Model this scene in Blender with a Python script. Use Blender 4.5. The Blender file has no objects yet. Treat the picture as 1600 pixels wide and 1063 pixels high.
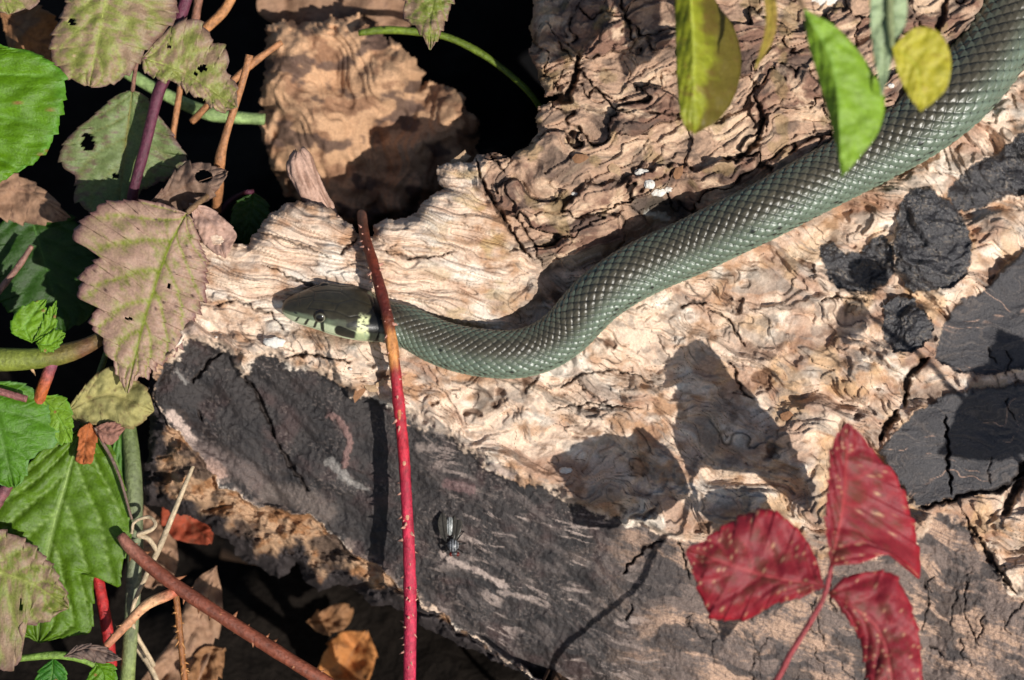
import bpy, math
import numpy as np

# ---------------------------------------------------------------- camera, sky, sun
PX = 0.00016                  # one photo pixel is 0.16 mm on the plane through the snake's head
D = 0.72                      # camera distance to that plane
DP = D / PX
PITCH = math.radians(55)      # the camera looks down on the flank of the log
CP, SP = math.cos(PITCH), math.sin(PITCH)
Z0 = 0.10                     # height of the aimed point over the ground
SUN = np.array([0.60, -0.37, 1.0])     # towards the sun, in (right, up, toward camera)

def world(u, v, w):
    """(right, up, toward the camera) in metres -> world x, y, z"""
    return np.stack([u, v * SP - w * CP, Z0 + v * CP + w * SP], -1)

def P(px, py, w):
    """photo pixel and height w (pixel units over the head plane) -> world position"""
    px, py, w = np.broadcast_arrays(np.asarray(px, float), np.asarray(py, float), np.asarray(w, float))
    k = PX * (1 - w / DP)
    return world((px - 800) * k, (531.5 - py) * k, w * PX)

def w_ground(px, py, z=0.0):
    w = np.zeros(np.broadcast(np.asarray(px, float), np.asarray(py, float)).shape)
    for _ in range(6):
        v = (531.5 - np.asarray(py, float)) * PX * (1 - w / DP)
        w = -(Z0 - z + v * CP) / SP / PX
    return w

scene = bpy.context.scene
cam_data = bpy.data.cameras.new('camera')
cam = bpy.data.objects.new('camera', cam_data)
scene.collection.objects.link(cam)
cam_data.sensor_width = 36
cam_data.lens = 36 * D / (1600 * PX)
cam_data.clip_start = 0.02
cam_data.clip_end = 200
cam.location = world(0.0, 0.0, D)
cam.rotation_euler = (math.pi / 2 - PITCH, 0, 0)
cam_data.dof.use_dof = True
cam_data.dof.focus_distance = D - 8 * PX
cam_data.dof.aperture_fstop = 8
cam_data.dof.aperture_blades = 7
scene.camera = cam

sw = world(*(SUN / np.linalg.norm(SUN))) - np.array([0, 0, Z0])
SUN_EL, SUN_AZ = math.asin(sw[2]), math.atan2(sw[0], sw[1])
wd = bpy.data.worlds.new('World')
scene.world = wd
wd.use_nodes = True
nt = wd.node_tree
sky = nt.nodes.new('ShaderNodeTexSky')
sky.sky_type = 'NISHITA'
sky.sun_disc = False
sky.sun_elevation = SUN_EL
sky.sun_rotation = SUN_AZ
nt.links.new(sky.outputs[0], nt.nodes['Background'].inputs[0])
nt.nodes['Background'].inputs[1].default_value = 0.085
sl = bpy.data.lights.new('sun', 'SUN')
sl.energy = 5.0
sl.angle = math.radians(0.5)
sl.color = (1.0, 0.955, 0.89)
so = bpy.data.objects.new('sun', sl)
scene.collection.objects.link(so)
from mathutils import Vector
so.rotation_euler = Vector(sw).to_track_quat('Z', 'Y').to_euler()
so.location = (0.5, -0.8, 1.2)
scene.view_settings.view_transform = 'Standard'
scene.view_settings.look = 'None'
scene.view_settings.exposure = 0.0
scene.view_settings.gamma = 1.0
scene.view_settings.use_curve_mapping = False

# ---------------------------------------------------------------- number helpers
U32 = np.uint32
def hsh(ix, iy, seed=0):
    with np.errstate(over='ignore'):
        h = (np.asarray(ix).astype(np.int64).astype(U32) * U32(374761393)
             + np.asarray(iy).astype(np.int64).astype(U32) * U32(668265263) + U32((seed * 2246822519 + 374761) & 0xffffffff))
        h = (h ^ (h >> U32(13))) * U32(1274126177)
        h = (h ^ (h >> U32(16))) * U32(2654435769)
        h = h ^ (h >> U32(15))
    return h.astype(np.float64) / 4294967296.0

_ga = np.random.default_rng(11).random((512, 512)) * (2 * math.pi)
_GC, _GS = np.cos(_ga).astype(np.float32).ravel(), np.sin(_ga).astype(np.float32).ravel()
def noise(x, y, seed=0):
    x = np.asarray(x, np.float32); y = np.asarray(y, np.float32)
    ix = np.floor(x); iy = np.floor(y)
    fx = x - ix; fy = y - iy
    ux = fx * fx * fx * (fx * (fx * 6 - 15) + 10); uy = fy * fy * fy * (fy * (fy * 6 - 15) + 10)
    jx = (ix.astype(np.int32) + seed * 37) & 511; jy = ((iy.astype(np.int32) + seed * 91) & 511) << 9
    kx = (jx + 1) & 511; ky = (jy + 512) & 262143
    def g(n, ex, ey):
        return _GC[n] * ex + _GS[n] * ey
    a = g(jy + jx, fx, fy); b = g(jy + kx, fx - 1, fy); c = g(ky + jx, fx, fy - 1); d = g(ky + kx, fx - 1, fy - 1)
    a += (b - a) * ux; c += (d - c) * ux
    return 1.5 * (a + (c - a) * uy)

def fbm(x, y, o=4, seed=0, gain=0.5):
    t = 0; a = 1.0; f = 1.0
    for i in range(o):
        t = t + a * noise(np.asarray(x) * f + i * 17.3, np.asarray(y) * f - i * 9.1, seed + i * 31)
        a *= gain; f *= 2.03
    return t

_R1, _R2, _R3 = (np.random.default_rng(k).random(262144).astype(np.float32) for k in (21, 22, 23))
def worley(x, y, seed=0, jit=0.9):
    x = np.asarray(x, np.float32); y = np.asarray(y, np.float32)
    ix = np.floor(x); iy = np.floor(y)
    bx_ = ix.astype(np.int32) + seed * 37; by_ = iy.astype(np.int32) + seed * 91
    f1 = np.full(x.shape, 9.0, np.float32); f2 = np.full(x.shape, 9.0, np.float32)
    idx = np.zeros(x.shape, np.float32); ddx = np.zeros(x.shape, np.float32); ddy = np.zeros(x.shape, np.float32)
    for ox in (-1, 0, 1):
        for oy in (-1, 0, 1):
            n_ = ((bx_ + ox) & 511) + (((by_ + oy) & 511) << 9)
            dx = ix + ox + 0.5 + (_R1[n_] - 0.5) * jit - x
            dy = iy + oy + 0.5 + (_R2[n_] - 0.5) * jit - y
            d = np.sqrt(dx * dx + dy * dy)
            n = d < f1
            f2 = np.where(n, f1, np.minimum(f2, d))
            idx = np.where(n, _R3[n_], idx)
            ddx = np.where(n, dx, ddx); ddy = np.where(n, dy, ddy)
            f1 = np.where(n, d, f1)
    return f1, f2, idx, ddx, ddy

def sstep(a, b, x):
    t = np.clip((x - a) / (b - a), 0, 1)
    return t * t * (3 - 2 * t)
def softplus(x, k):
    return k * np.logaddexp(0, x / k)
def mix(a, b, t):
    return a * (1 - t) + b * t
def mixc(c, col, t):
    return c * (1 - t[..., None]) + np.asarray(col) * t[..., None]
def lin(r, g, b, k=1.0):
    v = np.array([r, g, b]) / 255.0
    return np.where(v <= 0.04045, v / 12.92, ((v + 0.055) / 1.055) ** 2.4) * k

def seg_dist(x, y, pts):
    d = np.full(x.shape, 1e9)
    for (ax, ay), (bx, by) in zip(pts[:-1], pts[1:]):
        vx, vy = bx - ax, by - ay
        t = np.clip(((x - ax) * vx + (y - ay) * vy) / (vx * vx + vy * vy + 1e-9), 0, 1)
        d = np.minimum(d, np.hypot(x - ax - t * vx, y - ay - t * vy))
    return d
def seg_dist_t(x, y, pts):
    """distance and how far along the line (0..1)"""
    p = np.asarray(pts, float); ln = np.hypot(*np.diff(p, axis=0).T); cum = np.concatenate([[0], np.cumsum(ln)])
    d = np.full(x.shape, 1e9); tt = np.zeros(x.shape)
    for k in range(len(p) - 1):
        (ax, ay), (bx, by) = p[k], p[k + 1]
        vx, vy = bx - ax, by - ay
        t = np.clip(((x - ax) * vx + (y - ay) * vy) / (vx * vx + vy * vy + 1e-9), 0, 1)
        e = np.hypot(x - ax - t * vx, y - ay - t * vy)
        tt = np.where(e < d, (cum[k] + t * ln[k]) / cum[-1], tt); d = np.minimum(d, e)
    return d, tt
def inside(x, y, pts):
    r = np.zeros(x.shape, bool)
    n = len(pts)
    for i in range(n):
        (ax, ay), (bx, by) = pts[i], pts[(i + 1) % n]
        if ay == by: continue
        c = ((ay > y) != (by > y)) & (x < (bx - ax) * (y - ay) / (by - ay) + ax)
        r ^= c
    return r
def sdf(x, y, pts):
    d = seg_dist(x, y, list(pts) + [pts[0]])
    return np.where(inside(x, y, pts), d, -d)

def spline(pts, n):
    """Catmull-Rom through rows of numbers, n samples spread by length of the first columns"""
    p = np.asarray(pts, float)
    if len(p) == 2:
        p = np.array([p[0], (p[0] + p[1]) / 2, p[1]])
    q = np.vstack([2 * p[0] - p[1], p, 2 * p[-1] - p[-2]])
    out = []
    for i in range(1, len(q) - 2):
        t = np.linspace(0, 1, 24, endpoint=False)[:, None]
        a, b, c, d = q[i - 1], q[i], q[i + 1], q[i + 2]
        out.append(0.5 * (2 * b + (c - a) * t + (2 * a - 5 * b + 4 * c - d) * t ** 2 + (3 * b - a - 3 * c + d) * t ** 3))
    out = np.vstack(out + [p[-1:]])
    L = np.concatenate([[0], np.cumsum(np.linalg.norm(np.diff(out[:, :3], axis=0), axis=1))])
    s = np.linspace(0, L[-1], n)
    return np.stack([np.interp(s, L, out[:, k]) for k in range(out.shape[1])], 1)

# ---------------------------------------------------------------- object helpers
def link(o):
    scene.collection.objects.link(o)
    return o
def tag(o, label, cat, group=None, kind=None):
    o['label'] = label; o['category'] = cat
    if group: o['group'] = group
    if kind: o['kind'] = kind
    return o
def thing(name, label, cat, loc, group=None):
    o = link(bpy.data.objects.new(name, None))
    o.empty_display_size = 0.005
    o.location = Vector([float(a) for a in loc])
    return tag(o, label, cat, group)

def mesh_obj(name, verts, faces, col, mat, parent=None, smooth=True):
    """faces: one (n,4) or (n,3) array or a list of them; vertex positions in world space"""
    if not isinstance(faces, list): faces = [faces]
    faces = [np.asarray(f, np.int32) for f in faces if len(f)]
    verts = np.asarray(verts, np.float32)
    if parent is not None:
        verts = verts - np.array(parent_loc(parent), np.float32)
    me = bpy.data.meshes.new(name)
    me.vertices.add(len(verts)); me.vertices.foreach_set('co', verts.ravel())
    tot = np.concatenate([np.full(len(f), f.shape[1], np.int32) for f in faces])
    lp = np.concatenate([f.ravel() for f in faces])
    me.loops.add(len(lp)); me.loops.foreach_set('vertex_index', lp)
    me.polygons.add(len(tot))
    me.polygons.foreach_set('loop_start', np.concatenate([[0], np.cumsum(tot)[:-1]]).astype(np.int32))
    me.polygons.foreach_set('loop_total', tot)
    me.polygons.foreach_set('use_smooth', np.full(len(tot), smooth))
    if col is not None:
        c = np.ones((len(verts), 4), np.float32)
        c[:, :3] = np.clip(col, 0, 1)
        a = me.attributes.new('Col', 'FLOAT_COLOR', 'POINT')
        a.data.foreach_set('color', c.ravel())
    me.update(calc_edges=True)
    me.validate()
    me.materials.append(mat)
    o = link(bpy.data.objects.new(name, me))
    if parent is not None:
        o.parent = parent
    return o
def parent_loc(p):
    l = np.array(p.location)
    while p.parent is not None:
        p = p.parent; l = l + np.array(p.location)
    return l

def grid_faces(nr, nc, wrap=False):
    i = np.arange(nr - 1)[:, None] * nc
    j = np.arange(nc if wrap else nc - 1)[None, :]
    k = (j + 1) % nc if wrap else j + 1
    return np.stack([i + j, i + k, i + nc + k, i + nc + j], -1).reshape(-1, 4)

def tube_geo(path, radii, ns=10, cap=True):
    """world-space tube with frames carried along the path"""
    p = np.asarray(path, float); r = np.broadcast_to(np.asarray(radii, float), (len(p),))
    T = np.gradient(p, axis=0); T /= np.linalg.norm(T, axis=1, keepdims=True) + 1e-12
    ref = np.array([0.3, 0.2, 0.93]); 
    if abs(T[0] @ ref) > 0.95: ref = np.array([1.0, 0, 0])
    N = np.zeros_like(p)
    n = ref - T[0] * (T[0] @ ref)
    for i in range(len(p)):
        n = n - T[i] * (T[i] @ n); n /= np.linalg.norm(n) + 1e-12
        N[i] = n
    B = np.cross(T, N)
    a = np.linspace(0, 2 * math.pi, ns, endpoint=False)
    v = p[:, None] + r[:, None, None] * (np.cos(a)[None, :, None] * N[:, None] + np.sin(a)[None, :, None] * B[:, None])
    f = [grid_faces(len(p), ns, True)]
    v = v.reshape(-1, 3)
    if cap:
        m = len(v)
        v = np.vstack([v, p[:1], p[-1:]])
        j = np.arange(ns)
        f.append(np.stack([np.full(ns, m), (j + 1) % ns, j], 1))
        o = (len(p) - 1) * ns
        f.append(np.stack([np.full(ns, m + 1), o + j, o + (j + 1) % ns], 1))
    return v, f, (T, N, B)

# ---------------------------------------------------------------- materials
def material(name, rough=0.6, spec=0.4, nscale=1500, namp=0.35, bump=0.0004, bscale=None, translucent=0.0, coat=0.0, attr=True, color=(0.5, 0.5, 0.5), stretch=None, detail=6, sheen=0.0):
    m = bpy.data.materials.new(name)
    m.use_nodes = True
    t = m.node_tree; N = t.nodes; L = t.links
    b = N['Principled BSDF']; out = N['Material Output']
    tc = N.new('ShaderNodeTexCoord')
    vec = tc.outputs['Object']
    if stretch:
        mp = N.new('ShaderNodeMapping'); mp.inputs['Rotation'].default_value = stretch[0]; mp.inputs['Scale'].default_value = stretch[1]
        L.new(vec, mp.inputs[0]); vec = mp.outputs[0]
    nz = N.new('ShaderNodeTexNoise'); nz.inputs['Scale'].default_value = nscale; nz.inputs['Detail'].default_value = detail
    nz.inputs['Roughness'].default_value = 0.65
    L.new(vec, nz.inputs['Vector'])
    mr = N.new('ShaderNodeMapRange'); mr.inputs['From Min'].default_value = 0.25; mr.inputs['From Max'].default_value = 0.75
    mr.inputs['To Min'].default_value = 1 - namp; mr.inputs['To Max'].default_value = 1 + namp
    L.new(nz.outputs[0], mr.inputs[0])
    mul = N.new('ShaderNodeVectorMath'); mul.operation = 'MULTIPLY'
    if attr:
        at = N.new('ShaderNodeAttribute'); at.attribute_name = 'Col'
        L.new(at.outputs['Color'], mul.inputs[0])
    else:
        mul.inputs[0].default_value = color
    L.new(mr.outputs[0], mul.inputs[1])
    L.new(mul.outputs[0], b.inputs['Base Color'])
    rr = N.new('ShaderNodeMapRange'); rr.inputs['To Min'].default_value = max(0.05, rough - 0.12); rr.inputs['To Max'].default_value = min(1, rough + 0.12)
    L.new(nz.outputs[0], rr.inputs[0]); L.new(rr.outputs[0], b.inputs['Roughness'])
    b.inputs['Specular IOR Level'].default_value = spec
    b.inputs['Coat Weight'].default_value = coat
    b.inputs['Coat Roughness'].default_value = 0.2
    b.inputs['Sheen Weight'].default_value = sheen
    if bump:
        n2 = nz
        if bscale:
            n2 = N.new('ShaderNodeTexNoise'); n2.inputs['Scale'].default_value = bscale; n2.inputs['Detail'].default_value = 5
            L.new(vec, n2.inputs['Vector'])
        bp = N.new('ShaderNodeBump'); bp.inputs['Distance'].default_value = bump; bp.inputs['Strength'].default_value = 1.0
        L.new(n2.outputs[0], bp.inputs['Height']); L.new(bp.outputs[0], b.inputs['Normal'])
    if translucent:
        tr = N.new('ShaderNodeBsdfTranslucent'); ms = N.new('ShaderNodeMixShader'); ms.inputs[0].default_value = translucent
        L.new(mul.outputs[0], tr.inputs[0]); L.new(b.outputs[0], ms.inputs[1]); L.new(tr.outputs[0], ms.inputs[2])
        L.new(ms.outputs[0], out.inputs[0])
    return m

M_WOOD = material('weathered_wood', 0.8, 0.2, 1400, 0.28, 0.00025)
M_BARK = material('dark_bark', 0.6, 0.4, 1800, 0.4, 0.0004)
M_CRUST = material('black_crust', 0.28, 0.7, 1300, 0.5, 0.0006)
M_LEAF = material('leaf', 0.42, 0.36, 1600, 0.32, 0.0002, translucent=0.22)
M_DRY = material('dry_leaf', 0.7, 0.25, 900, 0.25, 0.0002, translucent=0.12)
M_STEM = material('stem', 0.5, 0.4, 800, 0.5, 0.0005)
M_SCALE = material('snake_scales', 0.34, 0.55, 2500, 0.16, 0.00004)
M_SOIL = material('soil', 0.95, 0.1, 160, 0.5, 0.004, attr=False, color=(0.012, 0.009, 0.007))
# ---------------------------------------------------------------- the log
OUTLINE = [(236,640),(232,600),(246,560),(268,535),(285,500),(280,460),(270,420),(276,370),(292,338),(320,328),(345,340),(368,362),(366,378),(388,380),
    (398,362),(416,337),(436,322),(456,311),(478,318),(500,321),(524,332),(548,350),(558,368),(580,366),(588,350),(606,342),(628,340),(650,334),(658,312),(680,301),
    (692,296),(684,282),(682,264),(700,251),(734,254),(744,240),(772,236),(796,251),(806,238),(822,229),(838,210),(836,186),(842,166),(866,158),
    (868,150),(850,152),(842,130),(836,104),(826,80),(829,40),(834,0),(842,-60),(835,-300),
    (2300,-300),(2300,1500),(1560,1500),(1150,1270),(960,1150),(830,1066),(760,1026),(712,1008),(668,984),(640,962),(612,948),(580,944),(556,928),(530,914),(500,926),
    (478,912),(462,880),(446,900),(432,908),(412,892),(388,880),(352,848),(318,822),(292,806),(262,800),(226,790),(222,740),(232,690)]
BARK = [(240,600),(256,572),(284,556),(296,532),(322,534),(346,546),(366,556),(378,584),(392,560),(420,556),(446,566),(476,584),(508,586),(530,600),
    (552,622),(580,622),(606,632),(640,652),(676,672),(712,694),(748,722),(792,748),(842,764),(892,782),(934,802),(984,818),(1040,838),(1100,852),
    (1200,868),(1300,876),(1380,868),(1440,838),(1480,800),(1530,850),(1590,935),(1700,980),(2300,1040),(2300,1500),(1560,1500),(1150,1262),(960,1140),(830,1054),(764,1012),(704,974),(646,930),(600,895),(560,868),(540,850),
    (500,812),(455,796),(405,792),(345,756),(300,700),(266,662),(246,628)]
CRUST = [[(1278,388),(1300,378),(1320,396),(1345,394),(1360,372),(1380,364),(1391,385),(1398,430),(1385,446),(1350,458),(1310,450),(1290,428)],
    [(1404,320),(1425,296),(1455,292),(1475,312),(1500,332),(1515,360),(1518,400),(1510,430),(1480,450),(1440,460),(1412,452),(1398,420),(1395,370)],
    [(1380,472),(1400,460),(1430,467),(1455,500),(1457,525),(1430,550),(1395,552),(1378,520)],
    [(1476,300),(1510,264),(1560,236),(1600,205),(1700,180),(1740,300),(1600,302),(1560,312),(1525,330),(1492,330)]]
SLAB = [[(1462,560),(1475,500),(1500,470),(1540,455),(1565,420),(1600,390),(1760,380),(1760,570),(1600,574),(1540,588),(1490,582)],
    [(1372,708),(1410,664),(1430,644),(1480,614),(1540,606),(1600,598),(1760,600),(1760,740),(1600,752),(1556,768),(1488,780),(1434,792),(1398,752)]]

def axis(a, b, c, d, step):
    """fine between b and c, growing coarser out to a and d"""
    mid = np.arange(b, c, step)
    lo, hi = [b], [c]
    s = step
    while lo[-1] > a: s *= 1.13; lo.append(lo[-1] - s)
    s = step
    while hi[-1] < d: s *= 1.13; hi.append(hi[-1] + s)
    return np.concatenate([lo[:0:-1], mid, hi])
STEP = 1.6
gx = axis(190, 215, 1660, 2310, STEP)
gy = axis(-310, -24, 1088, 1510, STEP)
X, Y = np.meshgrid(gx, gy)
wob = 5
XW = X + wob * fbm(X / 26, Y / 26, 3, 1); YW = Y + wob * fbm(X / 26, Y / 26, 3, 2)
XB = X + 9 * fbm(X / 40, Y / 40, 4, 3); YB = Y + 9 * fbm(X / 40, Y / 40, 4, 4)
S_OUT = sdf(XW, YW, OUTLINE)
S_BARK = sdf(XB, YB, BARK)

# rotated grain coordinates
WX = 26 * fbm(X / 150, Y / 120, 3, 140); WY = 26 * fbm(X / 150, Y / 120, 3, 141)
def rot(a, k=1.0):
    a = math.radians(a)
    x, y = X + k * WX, Y + k * WY
    return x * math.cos(a) + y * math.sin(a), -x * math.sin(a) + y * math.cos(a)

below = (Y > 600 + (X - 250) * 0.793) & (S_BARK < 0) & (X < 1100)     # the broken underside below the bark's lower lip
z_up = sstep(-14, 14, sdf(X + 16 * fbm(X / 60, Y / 60, 3, 5), Y + 16 * fbm(X / 60, Y / 60, 3, 7), [(690,236),(742,246),(752,280),(772,318),(792,350),(815,386),(850,430),(910,420),(1000,372),(1130,322),(1300,236),(1450,130),(1560,-20),(1590,-320),(600,-320)]))   # rough brown wood beyond the snake
z_right = sstep(1060, 1200, X + 40 * fbm(X / 80, Y / 80, 2, 6)) * sstep(900, 820, Y) * sstep(300, 420, Y)
z_plat = sstep(900, 820, X + Y * 0.15) * sstep(520, 470, Y - 0.12 * (X - 300)) * (1 - z_up)              # the pale grained plateau behind the head

# --- large shape
H = np.zeros_like(X)
H -= 0.38 * softplus(235 - Y - 0.10 * (1600 - X), 45)                       # the top rolls away from the camera
H -= 0.10 * softplus(460 - X, 40)
flank = (S_BARK > 0) | below
S_UP = np.where(flank, seg_dist(XB, YB, BARK[:BARK.index((2300,1040)) + 1]), 0)      # how far down the flank
db = np.clip(S_UP, 0, 420)
H -= 0.26 * softplus(db - 10, 14) * sstep(0, 10, db) + 0.00055 * db ** 2
H += 16 * fbm(X / 210, Y / 170, 3, 8) * sstep(-10, 60, -S_BARK)
# hollow beside the snake's bend, and the bed it lies in
hol = np.exp(-(seg_dist(X, Y, [(845,500),(905,430),(1000,375),(1060,345)]) / 52) ** 2)
H -= 46 * hol
# step from plateau down to the ledge on which the head rests
led = seg_dist(X, Y, [(345,420),(440,430),(560,440)])

# --- plateau: long fibres, a few split sheets
ga, gb = rot(11, 0.35)
warp = 6 * fbm(ga / 120, gb / 40, 3, 9)
fib = fbm(ga / 130, (gb + warp) / 5.0, 4, 10, 0.6)
sheet = fbm(ga / 210, (gb + warp * 1.5) / 36, 3, 11)
st = sheet * 3.2
stf = np.floor(st); fr = st - stf
sheet_h = (stf + sstep(0.0, 0.22, fr)) * 5.0
sheet_edge = np.exp(-((fr - 0.06) / 0.07) ** 2)
H += z_plat * (2.1 * fib + sheet_h)

# --- the eaten middle and right: thin layers stepping down like contour lines
gc, gd = rot(20)
wp = 30 * fbm(gc / 130, gd / 80, 3, 12)
wp2 = 5 * fbm(gc / 26, gd / 20, 3, 27)
lay = fbm((gc + wp) / 190, (gd + wp + wp2) / 66, 3, 13, 0.42) + 0.0035 * gd
la = lay * 4.6
laf = np.floor(la); lfr = la - laf
lay_h = (laf + sstep(0.0, 0.10, lfr) * 0.7 + 0.3 * lfr) * 5.2
lay_edge = np.exp(-((lfr - 0.03) / 0.034) ** 2)
lay_off = laf.mean() * 5.2
z_lay = (1 - z_plat) * (1 - z_up) * sstep(2, -14, S_BARK)
fine = fbm((gc + wp) / 60, (gd + 1.3 * wp) / 6, 4, 14)
wide = sstep(1150, 1350, X)
H += z_lay * ((lay_h - lay_off) * mix(1.1, 1.8, wide) + 0.9 * fine + mix(9, 17, wide) * fbm(X / 75, Y / 55, 3, 15, 0.4) + 1.0 * fbm(X / 9, Y / 8, 2, 142))
# pits
f1, f2, cid, dx, dy = worley(X / 58 + 0.4 * fbm(X / 40, Y / 40, 2, 16), Y / 44 + 0.4 * fbm(X / 40, Y / 40, 2, 17), 18)
pit = (cid > 0.84) * sstep(0.30, 0.16, f1 + 0.08 * fbm(X / 12, Y / 12, 2, 143))
H -= z_lay * 9 * pit

# --- rough wood beyond the snake: blocks split along and across the grain
ge, gf = rot(-18)
b1 = 0.35 * fbm(ge / 60, gf / 60, 3, 19); b2 = 0.35 * fbm(ge / 60, gf / 60, 3, 20)
F1, F2, CID, DX, DY = worley(ge / 96 + b1, gf / 62 + b2, 21)
gap = F2 - F1
blk_crack = (0.35 + 0.65 * (hsh(CID * 99999, CID * 0, 3) > 0.45)) * sstep(0.065, 0.0, gap + 0.06 * fbm(X / 14, Y / 14, 2, 22))
f1b, f2b, cidb, dxb, dyb = worley(ge / 38 + b1 * 2.2, gf / 17 + b2 * 2.2, 23)
sub_crack = 0.55 * (cidb > 0.35) * sstep(0.07, 0.0, f2b - f1b + 0.04 * fbm(X / 12, Y / 12, 2, 144)) * sstep(-0.3, 0.35, fbm(X / 60, Y / 60, 2, 24))
rough = fbm(ge / 34, gf / 13, 5, 25, 0.55)
H_blk = (CID - 0.5) * 26 + DX * (hsh(CID * 9999, CID * 77, 1) - .5) * 26 + DY * (hsh(CID * 999, CID * 7, 2) - .3) * 30
H_sub = (cidb - 0.5) * 6.5 + dyb * 6
H += z_up * (H_blk + H_sub + 4.2 * rough - 14 * blk_crack - 5 * sub_crack)

# --- dark bark on the front: leathery, a few long furrows
ba, bb = rot(40, 0.15)
leather = fbm(X / 9, Y / 9, 4, 26)
fur = fbm(ba / 170, bb / 44, 3, 28, .4)
b_in = sstep(-2, 8, S_BARK) * (~below)
left_end = sstep(640, 380, X)
w1, w2, wc, _, _ = worley(X / 6.5, Y / 6.5, 29)
H += b_in * (left_end * (15 * fur - 7 * np.clip(fur - 0.25, 0, 1) * 2) + 1.9 * leather + 0.9 * (0.4 - w1) * sstep(-.2, .3, fbm(X / 60, Y / 50, 2, 30)) + 3 * fbm(ba / 90, bb / 46, 3, 31))
H -= b_in * 6 * sstep(900, 600, X)                      # bark lies under the broken wood at this end
# --- underside
und = np.where(below, -S_BARK, 0)
H -= np.where(below, 22 * sstep(0, 6, und) + 0.75 * und - 14 * fbm(X / 44, Y / 32, 4, 32, 0.55) * sstep(0, 12, und), 0)

# --- black crusts and dark slabs
crust_m = np.zeros_like(X); crust_id = np.full(X.shape, -1)
for i, poly in enumerate(CRUST + SLAB):
    s = sdf(X + 4 * fbm(X / 18, Y / 18, 4, 33 + i, .65), Y + 4 * fbm(X / 18, Y / 18, 4, 43 + i, .65), poly)
    m = sstep(-1.0, 1.5, s)
    crust_id = np.where(s > 0, i, crust_id)
    if i < 4:
        base = H[(s > 0)].mean()
        dome = 4.5 * np.clip(1 - np.exp(-np.clip(s, 0, None) / 9), 0, 1)
        H = mix(H, 0.45 * H + 0.55 * base + dome + 3.4 * fbm(X / 24, Y / 24, 4, 53 + i, 0.55) + 0.8 * leather, m)
    else:
        gs, gt = rot(-6 if i == 4 else 4)
        base = H[(s > 0) & (X < 1600)].mean()
        wv = fbm((gs + 14 * fbm(X / 70, Y / 40, 3, 60)) / 130, (gt + 16 * fbm(X / 80, Y / 50, 3, 61)) / 7, 3, 62)
        H = mix(H, 0.12 * H + 0.88 * base + 3 + 0.9 * wv + 7 * fbm(X / 120, Y / 90, 2, 63), m * sstep(0, 10, s + 4))
    crust_m = np.maximum(crust_m, m * (1 if i < 4 else 0.999))
slab_m = np.where(crust_id >= 4, 1.0, 0.0)

# --- traced splits: points, half width, depth
CRACKS = [([(1475,648),(1482,690),(1480,720),(1488,776)],2.2,16),([(1432,796),(1470,786),(1500,776),(1530,768),(1560,768),(1585,750),(1615,728)],4,20),
    ([(1606,715),(1592,752),(1580,782),(1566,812)],11,34),([(1506,800),(1520,830),(1540,860),(1590,932)],4,20),([(962,-20),(976,25),(992,70)],2.5,16),
    ([(1178,148),(1192,186),(1186,216),(1150,252),(1126,246)],6,24),([(742,244),(752,280),(772,318),(792,350),(814,386),(834,408)],3.5,20),
    ([(840,162),(862,152),(886,156),(898,120),(905,80)],7,34),([(1486,-30),(1470,30),(1462,62)],6,18),([(1060,482),(1086,470),(1104,476)],2.5,12),
    ([(560,372),(548,384),(530,398)],2,10),([(1406,640),(1384,668),(1374,690)],7,26),([(1452,556),(1418,590),(1412,640)],7,26),
    ([(970,900),(985,880),(1004,858),(1040,842)],2.2,12),([(976,970),(990,945)],1.6,9),([(1060,840),(1072,880),(1076,910)],1.4,8),
    ([(380,584),(402,616),(420,660),(432,690)],3.5,16),([(430,690),(460,735),(484,770)],3,12),([(300,600),(330,560),(350,552)],3,12),([(306,640),(318,660)],2,10),
    ([(400,408),(470,440),(545,470),(640,490)],1.8,9),([(392,360),(440,372),(520,404)],1.4,6),([(596,392),(640,404),(700,398),(720,392)],1.6,8),
    ([(330,480),(370,470),(420,490),(450,520)],1.6,8),([(440,560),(480,552),(520,562),(552,566)],2.5,14),
    ([(1140,560),(1160,612),(1180,626)],2,10),([(1100,480),(1140,500),(1165,545)],2,10),([(1280,470),(1310,462),(1360,470)],2.2,10),
    ([(870,610),(905,585),(950,578),(1000,588),(1020,600)],2,8),([(900,590),(912,610),(960,640)],1.4,6),([(860,640),(920,630),(1010,640)],1.3,6),
    ([(1300,880),(1295,930),(1305,960)],0.9,6),([(1446,900),(1450,950),(1440,990)],1.1,7),([(1510,900),(1506,960),(1530,1010)],0.9,6),
    ([(1190,860),(1184,900),(1190,930)],1.3,8),([(800,330),(830,372),(850,420)],1.6,10),([(760,236),(790,270)],2,10),([(1010,175),(1060,180),(1100,170)],2,12),([(870,60),(905,110),(960,170),(1000,178)],2,12)]
rgc = np.random.default_rng(77)
for _ in range(46):                      # many short drying checks across the dark flank and slabs
    x_, y_ = rgc.uniform(1040, 1620), rgc.uniform(880, 1085)
    if rgc.random() < 0.2: x_, y_ = rgc.uniform(1480, 1620), rgc.uniform(500, 760)
    pts_ = [(x_, y_)]; a_c = math.pi / 2 + rgc.normal() * 0.25
    for _k in range(rgc.integers(2, 5)):
        a_c2 = a_c + rgc.normal() * 0.5; l_ = rgc.uniform(9, 22)
        pts_.append((pts_[-1][0] + math.cos(a_c2) * l_, pts_[-1][1] + math.sin(a_c2) * l_))
    CRACKS.append((pts_, rgc.uniform(0.5, 1.0), rgc.uniform(3, 6)))
crack = np.zeros_like(X)
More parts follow.
